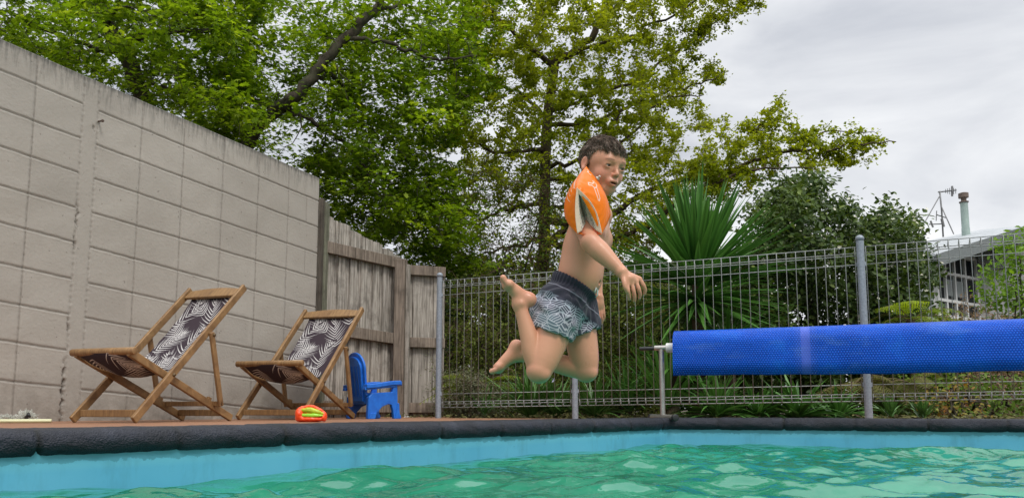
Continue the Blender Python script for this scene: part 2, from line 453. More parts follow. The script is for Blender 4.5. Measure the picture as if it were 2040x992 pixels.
left = [js[0] - step * i for i in range(10, 0, -1)]
S_END = LW + 0.03
pil0, pil1 = along_at(138), along_at(170)
sj_main = left + [js[0], pil0, pil1] + js[1:6] + [S_END]
# high resolution relief sheet with the joints pressed in
ds = .0065; S = np.arange(-2.2, S_END + ds/2, ds); NQ = 340; T = np.linspace(0, 1, NQ)
z_top = lambda s: z_course(0, s)
Sg, Tg = np.meshgrid(S, T)
Ztop = zn[0] + (zf[0] - zn[0]) * Sg / LW; Zbot = np.full_like(Sg, -.06)
Zg = Ztop + (Zbot - Ztop) * Tg
depth = np.zeros_like(Sg); grv = np.zeros_like(Sg)
inpil = (Sg > pil0) & (Sg < pil1)
rj = np.random.default_rng(3)
wob = lambda a, b: .0007 * np.sin(a * 17 + b) + .0006 * np.sin(a * 57 + b * 2)
for q in range(1, 10):
    zj = zn[q] + (zf[q] - zn[q]) * Sg / LW + wob(Sg, q) + np.where(Sg > pil1, -.004, .0)
    d = np.abs(Zg - zj); g = np.exp(-(d / .0058) ** 2) * ~inpil
    lip = np.exp(-((Zg - zj + .0095) / .005) ** 2) * ~inpil
    depth = depth - .0085 * g + .0022 * lip; grv = np.maximum(grv, g * .66)
for k, s0 in enumerate(sj_main[:-1]):
    d = np.abs(Sg - s0 + wob(Zg, k * 3)); pp = k in (len(left) + 1, len(left) + 2)
    rag = .55 + .45 * np.sin(Zg * 47 + k) * np.sin(Zg * 131 + 2 * k)
    g = np.exp(-(d / (.0045 if not pp else .006)) ** 2) * (rag if pp else .55 + .45 * rag)
    depth = depth - (.0070 if not pp else .006) * g; grv = np.maximum(grv, g * (.72 if not pp else .40))
    lip = np.exp(-((Sg - s0 - .008) / .005) ** 2); depth = depth + .0012 * lip
# the odd half block joint near the end, and broken mortar low on the pilaster
s0 = along_at(604)
for q in (1, 3, 5):
    m_ = (Zg < zn[q] + (zf[q]-zn[q]) * Sg/LW) & (Zg > zn[q+1] + (zf[q+1]-zn[q+1]) * Sg/LW)
    g = np.exp(-(np.abs(Sg - s0) / .0045) ** 2) * m_; depth -= .004 * g; grv = np.maximum(grv, g * .4)
for (u, q, hh) in ((138, 4.2, .09), (136, 5.0, .05), (134, 7.3, .05), (132, 8.95, .16), (131, 9.3, .2), (160, 1.6, .02)):
    s1 = along_at(u + 2); z1 = zn[int(q)] + (zn[int(q)+1] - zn[int(q)]) * (q % 1)
    edge_n = .004 * np.sin(Zg * 61 + q) + .003 * np.sin(Zg * 143 + 2 * q) + .002 * np.sin(Zg * 331); wv_ = .0045 * (1 + .6 * np.sin(Zg * 97 + q))
    g = np.exp(-((Sg - s1 + edge_n) / wv_) ** 2 - ((Zg - z1) / hh) ** 4); depth -= .012 * g; grv = np.maximum(grv, g * .9)
nzz = .0010 * np.sin(Sg * 9 + 3 * np.sin(Zg * 7)) + .0008 * np.sin(Zg * 23 + 2 * np.sin(Sg * 11))
depth += nzz + np.random.default_rng(9).normal(0, .00035, Sg.shape)
Px = wA[0] + wd[0] * Sg + wn_[0] * depth; Py = wA[1] + wd[1] * Sg + wn_[1] * depth
V = np.stack([Px.ravel(), Py.ravel(), Zg.ravel()], 1); ny, nx = Sg.shape; idx = np.arange(nx*ny).reshape(ny, nx)
Q = np.stack([idx[:-1, :-1].ravel(), idx[1:, :-1].ravel(), idx[1:, 1:].ravel(), idx[:-1, 1:].ravel()], 1)
# back, top and end faces close the body (0.19 m thick)
th = .19; back = []
nb = len(V)
bt = np.stack([wA[0] + wd[0]*S - wn_[0]*th, wA[1] + wd[1]*S - wn_[1]*th, Ztop[0]], 1); bb = bt.copy(); bb[:, 2] = -.06
V = np.vstack([V, bt, bb]); nS = len(S); it = nb + np.arange(nS); ib = it + nS
Q = np.vstack([Q, np.stack([idx[0, :-1], idx[0, 1:], it[1:], it[:-1]], 1), np.stack([it[:-1], it[1:], ib[1:], ib[:-1]], 1)])
endR = [int(idx[j, -1]) for j in range(ny)] + [int(ib[-1]), int(it[-1])]
ff = np.concatenate([Q.ravel(), endR]); sz = [4] * len(Q) + [len(endR)]
top_a = np.concatenate([(Ztop - Zg).ravel(), np.zeros(2*nS)]); bt_ = np.floor((Sg - js[0]) / .327) * 7.3 + np.floor((Ztop - Zg) / .222) * 3.7; blk_ = np.modf(np.abs(np.sin(bt_ * 12.9898) * 43758.5453))[0]; blk_ = np.where(inpil, .5, blk_); al = np.concatenate([Sg.ravel(), S, S]); gr = np.concatenate([grv.ravel(), np.zeros(2*nS)])
me = np_mesh('block_wall', V, ff, sz, {'top': top_a, 'along': al, 'groove': gr, 'block': np.concatenate([blk_.ravel(), np.zeros(2*nS)])})
wall = link('block_wall', me, mat_blockwall(), smooth=False)
tag(wall, 'tall beige painted concrete block wall with dark damp streaks along its top', 'wall')
# rusty tie bolt sticking out of the wall's filled column
mb = MB(); bp = wall_pt(168); zz = P(168, 242, bp[1])[2]; q0 = np.array([bp[0], bp[1], zz])
d3 = np.array([wn_[0], wn_[1], -.15])
mb.tube([q0 - d3*.02, q0 + d3*.035], .006, 8); mb.tube([q0 + d3*.035, q0 + d3*.042], .010, 6)
mb.build('tie_bolt', simple('rust_metal', (.09, .06, .045), .8), wall)

# ================================================================== TIMBER FENCE
def mat_paling(name, dark, light, sc_=1.0):
    t = NT(name); p = t.obj(scale=(60, 60, 3.0)); a = t.attr('tone'); gp = t.obj()
    off = t.n('ShaderNodeVectorMath', operation='ADD'); t.l(p.outputs[0], off.inputs[0])
    cmb = t.n('ShaderNodeCombineXYZ'); mm = t.math('MULTIPLY', a.outputs['Fac'], 137); t.l(mm.outputs[0], cmb.inputs[2]); t.l(mm.outputs[0], cmb.inputs[0]); t.l(cmb.outputs[0], off.inputs[1])
    n1 = t.noise(off, 1.0, 8, .65, .5); n2 = t.noise(gp, 6, 6, .7)
    c = t.ramp(n1, [(.36, dark), (.62, light)])
    c = t.mix(t.math('MULTIPLY', t.ramp(n2, [(.50, 0.), (.72, 1.)]), .65), c, tuple(q * .38 for q in dark))
    c = t.mix(t.math('MULTIPLY', a.outputs['Fac'], .35), c, tuple(q * .55 for q in light))
    t.col(c); t.rough(.85, .25); t.bump(n1, .5, .004); return t.m
M_paling = mat_paling('weathered_paling', (.115, .098, .080), (.54, .49, .43))
M_rail = mat_paling('weathered_rail', (.095, .075, .058), (.31, .25, .20))
def tonal(o, tones_per_vert):
    at = o.data.attributes.new('tone', 'FLOAT', 'POINT'); at.data.foreach_set('value', np.asarray(tones_per_vert, np.float32))
tf = empty('timber_fence', (-1.35, 7.0, 0)); tag(tf, 'grey weathered timber paling fence with rough rails in the deck corner', 'fence')
F0, F1 = np.array([*P(632, 700, 6.66)[:2]]), np.array([*P(802, 700, 7.72)[:2]]); F2 = np.array([*P(884, 700, 7.86)[:2]])
def fence_run(a, b, ztop0, ztop1, npal, rails, drop=0, back=True):
    d = nrm(b - a); nrm_ = np.array([d[1], -d[0]]); Lr = np.linalg.norm(b - a); w = Lr / npal
    mb = MB(); tones = []
    for i in range(npal):
        c = a + d * (i + .5) * w; zt = ztop0 + (ztop1 - ztop0) * (i + .5) / npal + random.uniform(-.018, .018)
        dep = .0 if i % 2 else -.019; dep += random.uniform(-.003, .003); tl = random.uniform(-.004, .004)
        ww = w * (1.08 if i % 2 else 1.18); hw = ww/2
        p0 = c - d * hw; p1 = c + d * hw
        zb = .0
        for (zz, k) in ((zb, 0), (zt, 1)): pass
        o_ = np.array([nrm_[0], nrm_[1]]) * dep; e_ = -np.array([nrm_[0], nrm_[1]]) * .024
        def q(p, z, t_): x = p + o_ + (e_ if t_ else 0); return (x[0] + tl * z, x[1], z)
        zt2 = zt + random.uniform(-.012, .012)
        V = [q(p0, zb, 0), q(p1, zb, 0), q(p1, zt2, 0), q(p0, zt, 0), q(p0, zb, 1), q(p1, zb, 1), q(p1, zt2, 1), q(p0, zt, 1)]
        mb.add(V, [(0,1,2,3),(7,6,5,4),(0,4,5,1),(1,5,6,2),(2,6,7,3),(3,7,4,0)]); tones += [random.random()] * 8
    o = mb.build('palings', M_paling, tf, bevel=.002, segs=1); tonal(o, tones)
    for (z0, z1, hh, tk) in rails:
        pa = np.array([*(a + nrm_ * .028), z0]); pb = np.array([*(b + nrm_ * .028), z1])
        mbr = MB(); mbr.beam(pa, pb, hh, .045, (0, 0, 1)); ob = mbr.build('rail', M_rail, tf, bevel=.004)
        # grain along the rail comes from the material; each rail its own tone
        tonal(ob, [random.random()] * 8)
zA = P(645, 420, 6.7)[2]; zB = P(790, 512, 7.6)[2]
r1a, r1b = P(645, 493, 6.7)[2], P(785, 524, 7.6)[2]; r2a, r2b = P(699, 660, 6.95)[2], P(785, 676, 7.6)[2]
r2a = r2a + (r2a - r2b) * .35
fence_run(F0, F1, zA, zB, 15, [(r1a, r1b, .105, 0), (r2a, r2b, .105, 0), (.10, .09, .10, 0)])
zC = P(850, 535, 7.8)[2]
fence_run(F1, F2, zC + .0, zC, 4, [(P(850, 541, 7.8)[2], P(850, 541, 7.8)[2], .10, 0), (P(850, 683, 7.8)[2],) * 2 + (.10, 0), (.09, .09, .10, 0)])
def post(c, zt, w, d_, mat=M_rail):
    mb = MB(); mb.box((c[0], c[1], zt/2 - .02), (w, d_, zt + .04)); o = mb.build('post', mat, tf, bevel=.005)
    tonal(o, [random.random()] * 8); return o
post(P(632, 700, 6.60), P(632, 398, 6.60)[2], .055, .11, mat_paling('dark_post', (.05, .042, .033), (.13, .11, .088)))
post(P(643, 700, 6.66), P(643, 405, 6.66)[2], .03, .10, mat_paling('mossy_post', (.10, .10, .07), (.22, .22, .16)))
post(P(795, 700, 7.55), P(795, 517, 7.55)[2], .10, .10)
post(P(811, 700, 7.62), P(811, 528, 7.62)[2], .035, .09, M_paling)

# ================================================================== GALVANISED WIRE POOL FENCE
def mat_galv(name, base, metal=.55):
    t = NT(name); p = t.obj(); v = t.n('ShaderNodeTexVoronoi', {'Vector': p, 'Scale': 70}); n = t.noise(p, 14, 6, .7)
    c = t.ramp(v, [(0, tuple(b * .8 for b in base)), (1, tuple(min(1, b * 1.2) for b in base))])
    c = t.mix(t.math('MULTIPLY', t.ramp(n, [(.55, 0.), (.75, 1.)]), .4), c, tuple(b * .55 for b in base))
    t.col(c); t.rough(t.ramp(n, [(.3, .42), (.7, .65)])); t.b.inputs['Metallic'].default_value = metal; return t.m
M_post = mat_galv('galvanised_post', (.25, .28, .32), .2); M_wire = mat_galv('galvanised_wire', (.26, .27, .26), .2)
wf = empty('wire_pool_fence', (.9, 5.9, 0)); tag(wf, 'galvanised wire pool fence with looped top and round capped posts behind the pool', 'fence')
pL, pM, pR = P(873, 833, 6.5), P(1146, 832, 6.063), P(1731, 829, 5.3)
pE = pR + (pR - pL) / np.linalg.norm(pR - pL) * 2.3
hp = {0: P(876, 545, 6.5)[2], 1: P(1145, 520, 6.063)[2], 2: P(1716, 471, 5.3)[2]}
hp[3] = hp[2] + .02
fd = nrm((pR - pL)[:2]); fn = np.array([-fd[1], fd[0], 0])     # away from the pool
posts = [pL, pM, pR, pE]
for i, p in enumerate(posts):
    mb = MB(); r = .0245 if i < 2 else .026
    base = np.array([p[0], p[1], -.05]); mb.tube([base, [p[0], p[1], hp[i] - .012]], r, 20)
    po = mb.build('post', M_post, wf, smooth=True); m_ = po.modifiers.new('e', 'EDGE_SPLIT')
    mb = MB(); mb.lathe((p[0], p[1], hp[i] - .03), [(r + .003, 0), (r + .003, .02), (r * .95, .028), (r * .6, .036), (.002, .040)], 20)
    mb.build('post_cap', M_post, po, smooth=True)
ztopL = P(880, 559, 6.5)[2]; ztopR = P(1706, 491, 5.3)[2]
for i in range(3):
    a, b = posts[i].copy(), posts[i+1].copy(); d = nrm((b - a) * np.array([1, 1, 0])); Ln = np.linalg.norm((b - a)[:2])
    za = ztopL + (ztopR - ztopL) * [0, .364, 1.0][i]; zb = ztopL + (ztopR - ztopL) * [.364, 1.0, 1.0][i]
    if i == 2: za += .0; zb = za + .03
    mb = MB(); nw = int(round((Ln - .07) / .0645))
    off = fn * .012
    def pt(s, z, n_=0.0):
        q = a + d * s + fn * n_; return (q[0], q[1], (za + (zb - za) * s / Ln) + z)
    R = .0029
    for k in range(nw + 1):
        s = .035 + (Ln - .07) * k / nw; j = random.uniform(-.001, .001); s += j
        mb.tube([pt(s, -1.03, 0), pt(s, -.062), pt(s, -.002), pt(s, -.002, .004), pt(s, -.038, .045), pt(s, -.062, .004)], R, 5)
        mb.tube([pt(s, -1.03, 0), pt(s, -1.078), pt(s, -1.05, .04), pt(s, -1.03, .004)], R, 5)
    for (z, n_) in ((-.002, .002), (-.038, .047), (-.062, .006), (-.128, .0), (-.966, .0), (-1.03, .006), (-1.05, .042), (-1.078, .002)):
        mb.tube([pt(.024, z, n_ + .005), pt(Ln - .024, z, n_ + .005)], R * 1.15, 5)
    mb.build('wire_panel', M_wire, wf, smooth=True)
    for s in (.02, Ln - .02):
        for z in (-.128, -.966): MB().box(pt(s, z, 0), (.02, .02, .03)).build('bracket', M_post, wf, bevel=.002)
# ================================================================== SDF modelling tool (bodies, cloth, inflatables)
class SDF:
    def __init__(s, lo, hi, h):
        s.lo = np.array(lo, float); s.h = h; s.n = np.ceil((np.array(hi) - s.lo) / h).astype(int) + 1
        s.ax = [(s.lo[i] + np.arange(s.n[i]) * h).astype(np.float32) for i in range(3)]
        s.v = np.full(s.n, 0.05, np.float32)
    def sl(s, lo, hi):
        a = np.clip(((np.array(lo) - s.lo) / s.h).astype(int), 0, s.n); b = np.clip(((np.array(hi) - s.lo) / s.h).astype(int) + 2, 0, s.n)
        S_ = tuple(slice(a[i], b[i]) for i in range(3))
        return S_, s.ax[0][S_[0]][:, None, None], s.ax[1][S_[1]][None, :, None], s.ax[2][S_[2]][None, None, :]
    def op(s, d, S_, k, mode):
        v = s.v[S_]
        if d.size == 0: return
        if mode == 'u':
            if k > 0: hh = np.clip(.5 + .5 * (v - d) / k, 0, 1); r = v * (1 - hh) + d * hh - k * hh * (1 - hh)
            else: r = np.minimum(v, d)
        elif mode == 's':
            nd = -d
            if k > 0: hh = np.clip(.5 - .5 * (v - nd) / k, 0, 1); r = v * (1 - hh) + nd * hh + k * hh * (1 - hh)
            else: r = np.maximum(v, nd)
        s.v[S_] = r
    def rc(s, x, y, z, a, ab, L2, t, ra, rb):
        L_ = math.sqrt(L2); sl_ = max(-.9, min(.9, (rb - ra) / L_))
        if abs(sl_) < .01: return t
        tu = ((x - a[0]) * ab[0] + (y - a[1]) * ab[1] + (z - a[2]) * ab[2]) / L2
        h = np.sqrt(np.maximum((x - a[0] - tu * ab[0]) ** 2 + (y - a[1] - tu * ab[1]) ** 2 + (z - a[2] - tu * ab[2]) ** 2, 0))
        return np.clip(tu + h * sl_ / math.sqrt(1 - sl_ * sl_) / L_, 0, 1)
    def cone(s, a, b, ra, rb, k=.012, mode='u', m=.035):
        a = np.array(a, float); b = np.array(b, float); R = max(ra, rb) + m
        S_, x, y, z = s.sl(np.minimum(a, b) - R, np.maximum(a, b) + R); ab = b - a; L2 = ab.dot(ab) + 1e-12
        t = np.clip(((x - a[0]) * ab[0] + (y - a[1]) * ab[1] + (z - a[2]) * ab[2]) / L2, 0, 1)
        t = s.rc(x, y, z, a, ab, L2, t, ra, rb)
        d = np.sqrt((x - a[0] - t * ab[0]) ** 2 + (y - a[1] - t * ab[1]) ** 2 + (z - a[2] - t * ab[2]) ** 2) - (ra + (rb - ra) * t)
        s.op(d, S_, k, mode)
    def chain(s, pts, rs, k=.012, m=.035):
        pts = [np.array(p, float) for p in pts]; rs = list(rs)
        if len(pts) > 2:                                   # smooth curve and taper through the joints
            Q = np.array([np.append(p, r) for p, r in zip(pts, rs)]); E = np.vstack([2*Q[0]-Q[1], Q, 2*Q[-1]-Q[-2]]); E[0, 3] = Q[0, 3]; E[-1, 3] = Q[-1, 3]; out = []
            for i in range(1, len(E) - 2):
                for t in np.arange(0, 1, .25): out.append(.5*((2*E[i]) + (-E[i-1]+E[i+1])*t + (2*E[i-1]-5*E[i]+4*E[i+1]-E[i+2])*t*t + (-E[i-1]+3*E[i]-3*E[i+1]+E[i+2])*t**3))
            out.append(Q[-1]); out = np.array(out); pts = list(out[:, :3]); rs = list(out[:, 3])
        R = max(rs) + m; S_, x, y, z = s.sl(np.min(pts, 0) - R, np.max(pts, 0) + R); d = None
        for i in range(len(pts) - 1):
            a, b = pts[i], pts[i+1]; ab = b - a; t = np.clip(((x - a[0]) * ab[0] + (y - a[1]) * ab[1] + (z - a[2]) * ab[2]) / (ab.dot(ab) + 1e-12), 0, 1); t = s.rc(x, y, z, a, ab, ab.dot(ab) + 1e-12, t, rs[i], rs[i+1])
            e = np.sqrt((x - a[0] - t * ab[0]) ** 2 + (y - a[1] - t * ab[1]) ** 2 + (z - a[2] - t * ab[2]) ** 2) - (rs[i] + (rs[i+1] - rs[i]) * t); d = e if d is None else np.minimum(d, e)
        s.op(d, S_, k, 'u')
    def ell(s, c, r, M=None, k=.012, mode='u', m=.035):
        c = np.array(c, float); r = np.array(r, float); R = max(r) + m
        S_, x, y, z = s.sl(c - R, c + R); M = np.eye(3) if M is None else np.array(M)   # columns = local axes in world
        q = [(x - c[0]) * M[0, i] + (y - c[1]) * M[1, i] + (z - c[2]) * M[2, i] for i in range(3)]
        k0 = np.sqrt(sum((q[i] / r[i]) ** 2 for i in range(3))); k1 = np.sqrt(sum((q[i] / r[i] ** 2) ** 2 for i in range(3))) + 1e-6
        s.op(k0 * (k0 - 1) / k1, S_, k, mode)
    def mesh(s):
        v = s.v; neg = v < 0
        c = np.zeros(tuple(s.n - 1), np.uint8)
        for dx in (0, 1):
            for dy in (0, 1):
                for dz in (0, 1):
                    c += neg[dx:dx + s.n[0]-1, dy:dy + s.n[1]-1, dz:dz + s.n[2]-1]
        act = np.argwhere((c > 0) & (c < 8)); ids = -np.ones(c.shape, np.int32); ids[tuple(act.T)] = np.arange(len(act))
        acc = np.zeros((len(act), 3)); cnt = np.zeros(len(act))
        cor = [(i, j, k) for i in (0, 1) for j in (0, 1) for k in (0, 1)]
        for a in cor:
            for ax in range(3):
                if a[ax]: continue
                b = list(a); b[ax] = 1
                va = v[act[:, 0]+a[0], act[:, 1]+a[1], act[:, 2]+a[2]]; vb = v[act[:, 0]+b[0], act[:, 1]+b[1], act[:, 2]+b[2]]
                m = (va < 0) != (vb < 0); t = va / (va - vb + 1e-12)
                p = np.tile(np.array(a, float), (len(act), 1)); p[:, ax] = t
                acc[m] += p[m]; cnt[m] += 1
        V = s.lo + (act + acc / cnt[:, None]) * s.h
        Fs = []
        for ax in range(3):
            sl0 = [slice(1, -1)] * 3; sl1 = [slice(1, -1)] * 3; sl0[ax] = slice(0, -1); sl1[ax] = slice(1, None)
            e = neg[tuple(sl0)] != neg[tuple(sl1)]; idx = np.argwhere(e); off = np.array([1, 1, 1]); off[ax] = 0; g = idx + off
            u, w = [(1, 2), (2, 0), (0, 1)][ax]
            def cell(du, dw):
                q = g.copy(); q[:, u] += du; q[:, w] += dw; return ids[tuple(q.T)]
            quad = np.stack([cell(-1, -1), cell(0, -1), cell(0, 0), cell(-1, 0)], 1)
            inside0 = neg[tuple(g.T)]
            quad[~inside0] = quad[~inside0][:, ::-1]; Fs.append(quad)
        Fq = np.vstack(Fs); Fq = Fq[(Fq >= 0).all(1)]
        return V, Fq
def smooth_verts(V, Fq, it=4, lam=.5):
    V = V.copy(); n = len(V); e = np.vstack([Fq[:, [0, 1]], Fq[:, [1, 2]], Fq[:, [2, 3]], Fq[:, [3, 0]]]); e = np.vstack([e, e[:, ::-1]])
    cnt = np.bincount(e[:, 0], minlength=n)[:, None]
    for i in range(it):
        for l_ in (lam, -lam * 1.02):
            s_ = np.stack([np.bincount(e[:, 0], V[e[:, 1], k], minlength=n) for k in range(3)], 1) / np.maximum(cnt, 1); V += l_ * (s_ - V)
    return V

# ================================================================== DECK CHAIRS
M_teak = None
def mat_teak():
    t = NT('oiled_teak'); g = t.oc(scale=(1, 1, 1)); p = t.oc(scale=(14, 90, 14)); n = t.noise(p, 1.0, 6, .6, .6); n2 = t.noise(g, 5, 5)
    c = t.ramp(n, [(.3, (.15, .082, .034)), (.7, (.34, .200, .085))]); c = t.mix(t.math('MULTIPLY', t.ramp(n2, [(.45, 0.), (.7, 1.)]), .4), c, (.14, .065, .028))
    t.col(c); t.rough(.48, .4); t.bump(n, .15, .003); return t.m
M_teak = mat_teak()
def bez(a, b, c, n):
    t = np.linspace(0, 1, n)[:, None]; return (1-t)**2 * np.array(a) + 2*t*(1-t) * np.array(b) + t*t * np.array(c)
def palm_pattern(NL, NW, Lm, Wm, seed=4):
    """palm fronds drawn into a cloth grid (rows along the length): returns 0..1 white mask"""
    r = np.random.default_rng(seed); m = np.zeros((NL, NW), np.float32)
    yy, xx = np.mgrid[0:NL, 0:NW]; yy = yy / (NL-1) * Lm; xx = xx / (NW-1) * Wm
    def stamp(p, w):
        i0, i1 = int((p[1]-w)/Lm*(NL-1)), int((p[1]+w)/Lm*(NL-1)) + 2; j0, j1 = int((p[0]-w)/Wm*(NW-1)), int((p[0]+w)/Wm*(NW-1)) + 2
        i0, j0 = max(i0, 0), max(j0, 0)
        if i1 <= i0 or j1 <= j0 or i0 >= NL or j0 >= NW: return
        d = np.hypot(xx[i0:i1, j0:j1] - p[0], yy[i0:i1, j0:j1] - p[1]); m[i0:i1, j0:j1] = np.maximum(m[i0:i1, j0:j1], np.clip((w - d) / .0011 + .5, 0, 1))
    def clear(p, w):
        i0, i1 = max(int((p[1]-w)/Lm*(NL-1)), 0), int((p[1]+w)/Lm*(NL-1)) + 2; j0, j1 = max(int((p[0]-w)/Wm*(NW-1)), 0), int((p[0]+w)/Wm*(NW-1)) + 2
        if i1 <= i0 or j1 <= j0: return
        d = np.hypot(xx[i0:i1, j0:j1] - p[0], yy[i0:i1, j0:j1] - p[1]); m[i0:i1, j0:j1] *= np.clip((d - w) / .002, 0, 1)
    fr = [((.02, 1.05), 70, .30), ((.20, .98), 35, .30), ((.36, 1.12), 150, .26), ((.05, .80), 62, .34), ((.26, .76), 25, .26), ((.40, .86), 120, .30), ((.10, .55), 75, .32),
          ((.30, .50), 40, .28), ((.02, .42), 30, .30), ((.38, .62), 130, .25), ((.20, .28), 80, .30), ((.38, .30), 110, .28), ((.06, .16), 55, .30), ((.30, .06), 70, .28), ((.14, 0), 100, .22)]
    for (o, ang, Ls) in fr:
        a = math.radians(ang + r.uniform(-8, 8)); bend = r.uniform(-.9, .9); pts = [np.array(o)]; dirs = []
        n = 11
        for i in range(n):
            aa = a + bend * i / n; d = np.array([math.cos(aa), math.sin(aa)]); dirs.append(d); pts.append(pts[-1] + d * Ls / n)
        for p in pts: clear(p, .026)
        for i, p in enumerate(pts[:-1]):
            stamp(p, .0022)
            for side in (1, -1):
                u = i / n; ll = (.118 * math.sin(math.pi * min(1, .22 + u * .8)) + .015) * r.uniform(.8, 1.1); d = dirs[i]; nd = np.array([-d[1], d[0]]) * side
                th = .95 - .55 * u + r.uniform(-.06, .06); e_ = d * math.cos(th) + nd * math.sin(th); end = p + e_ * ll + d * ll * .25
                if r.random() < .06: continue
                for t_, q in zip(np.linspace(0, 1, 26), bez(p, p + e_ * ll * .55, end, 26)): stamp(q, .0031 * (1 - t_ ** 2) + .0005)
    return m
def mat_cloth():
    t = NT('palm_print_cloth'); a = t.attr('ink'); n = t.noise(t.oc(), 400, 2)
    c = t.mix((a, 'Fac'), (.050, .036, .045), (.66, .64, .62)); t.col(c); t.rough(.9, .2); t.bump(n, .2, .001)
    tr = t.n('ShaderNodeBsdfTranslucent'); t.l(c.outputs[2], tr.inputs[0]); ms = t.n('ShaderNodeMixShader', {0: .12}); t.l(t.b.outputs[0], ms.inputs[1]); t.l(tr.outputs[0], ms.inputs[2]); t.l(ms.outputs[0], t.out.inputs[0])
    return t.m
W = .435
def make_deck_chair():
    root = empty('deck_chair')
    def rail(p0, p1, y, nm, w=.022, h=.046, r=.006):
        mb = MB(); mb.beam((p0[0], y, p0[1]), (p1[0], y, p1[1]), w, h, (0, 1, 0), ext=.012); return mb.build(nm, M_teak, root, bevel=r, world_pts=False, segs=3)
    for y in (0, W): rail((.012, .022), (.857, .862), y, 'back_rail')
    for y in (.03, W - .03): rail((-.012, .378), (.812, .022), y, 'seat_rail')
    for y in (-.024, W + .024):
        rail((.55, .53), (.655, .105), y, 'prop_leg', .02, .036)
    def bar(x, z, y0, y1, nm, hx=.022, hz=.034, rz_=0, rnd=False):
        mb = MB()
        if rnd: mb.tube([(x, y0, z), (x, y1, z)], hx, 14)
        else: mb.beam((x, y0, z), (x, y1, z), hz, hx, (0, 0, 1))
        return mb.build(nm, M_teak, root, smooth=rnd, bevel=.004, world_pts=False)
    bar(-.018, .388, -.008, W + .008, 'front_bar', .021, rnd=True)
    bar(.05, .052, .012, W - .012, 'foot_bar', .02, .04)
    bar(.765, .052, .042, W - .042, 'foot_bar', .02, .04)
    bar(.652, .108, -.034, W + .034, 'prop_bar', .022, .03)
    mb = MB()                                                   # curved head bar
    for i in range(14):
        y0, y1 = .012 + (W - .024) * i / 14, .012 + (W - .024) * (i + 1) / 14; c0, c1 = [.022 * math.sin(math.pi * i_ / 14) for i_ in (i, i + 1)]
        V = []
        for (y, c) in ((y0, c0), (y1, c1)):
            for (a, b) in ((-.036, -.010), (.036 + c, -.010), (.036 + c, .010), (-.036, .010)):
                k = .7071; s_ = .857 - .03; V.append((s_ + a * k - b * k, y, s_ + a * k + b * k))
        F_ = [(0,1,5,4),(1,2,6,5),(2,3,7,6),(3,0,4,7)]
        if i == 0: F_.append((3,2,1,0))
        if i == 13: F_.append((4,5,6,7))
        mb.add(V, F_)
    o = mb.build('head_bar', M_teak, root, world_pts=False)
    wl = o.modifiers.new('weld', 'WELD'); wl.merge_threshold = .0005; b = o.modifiers.new('b', 'BEVEL'); b.width = .003
    # pivot bolts
    brass = simple('dark_bolt', (.16, .11, .06), .4, .8)
    for (x, z, y) in ((.27, .27, -.013), (.27, .27, W + .013), (.56, .525, -.036), (.56, .525, W + .036)):
        mb = MB(); s_ = -1 if y < .2 else 1; mb.lathe((x, y, z), [(.011, -.004), (.011, .002), (.006, .006)], 12, (0, s_, 0)); mb.build('bolt', brass, root, world_pts=False)
    # notch blocks on the seat rails
    for y in (.03, W - .03):
        for nx in (.612, .682):
            mb = MB(); nz = .378 + (nx + .012) * (.022 - .378) / .824 + .030; mb.beam((nx - .012, y, nz + .005), (nx + .012, y, nz - .005), .02, .020, (0, 1, 0)); mb.build('notch', M_teak, root, bevel=.002, world_pts=False)
    # sling
    ctrl = np.array([(-.036, .398), (-.040, .372), (.02, .348), (.10, .312), (.20, .290), (.32, .303), (.44, .378), (.56, .492), (.68, .615), (.78, .728), (.842, .826)])
    s0 = np.concatenate([[0], np.cumsum(np.linalg.norm(np.diff(ctrl, axis=0), axis=1))])
    NL, NW = 470, 170; ss = np.linspace(0, s0[-1], NL); xs = np.interp(ss, s0, ctrl[:, 0]); zs = np.interp(ss, s0, ctrl[:, 1])
    for _ in range(260): xs[3:-3] = (xs[2:-4] + xs[4:-2]) / 2; zs[3:-3] = (zs[2:-4] + zs[4:-2]) / 2
    yw = np.linspace(.046, W - .046, NW); fold = np.sin(np.pi * np.linspace(0, 1, NW))
    belly = np.exp(-((ss - .28) / .22) ** 2)
    Xs = np.repeat(xs[:, None], NW, 1) + 0 * yw; Zs = np.repeat(zs[:, None], NW, 1) - .030 * belly[:, None] * fold[None, :] - .010 * fold[None, :]
    Zs += .0022 * np.sin(ss[:, None] * 40 + np.sin(yw[None, :] * 30) * 2) * (1 - fold[None, :] * .6) * (ss[:, None] > .06)
    Ys = np.repeat(yw[None, :], NL, 0)
    ink = palm_pattern(NL, NW, ss[-1], .4)
    V = np.stack([Xs.ravel(), Ys.ravel(), Zs.ravel()], 1); ix = np.arange(NL*NW).reshape(NL, NW)
    Q = np.stack([ix[:-1, :-1].ravel(), ix[:-1, 1:].ravel(), ix[1:, 1:].ravel(), ix[1:, :-1].ravel()], 1)
    me = np_mesh('sling', V, Q.ravel(), [4] * len(Q), {'ink': ink.ravel()})
    o = link('sling', me, mat_cloth(), root, smooth=True, world_pts=False); so = o.modifiers.new('thick', 'SOLIDIFY'); so.thickness = .0016
    return root
ch1 = make_deck_chair(); ch1.location = (-2.04, 4.17, 0); ch1.rotation_euler = (0, 0, math.atan2(.944, .33))
tag(ch1, 'wooden deck chair with palm print sling, the nearer and larger one before the block wall', 'deck chair', 'deck chairs by the block wall')
ch2 = copy_tree(ch1); ch2.scale = (1, 1.16, 1); ch2.location = (-1.43, 5.27, 0); ch2.rotation_euler = (0, 0, math.atan2(.957, .268))
tag(ch2, 'farther wooden deck chair with palm print sling, just left of the small blue chair', 'deck chair', 'deck chairs by the block wall')

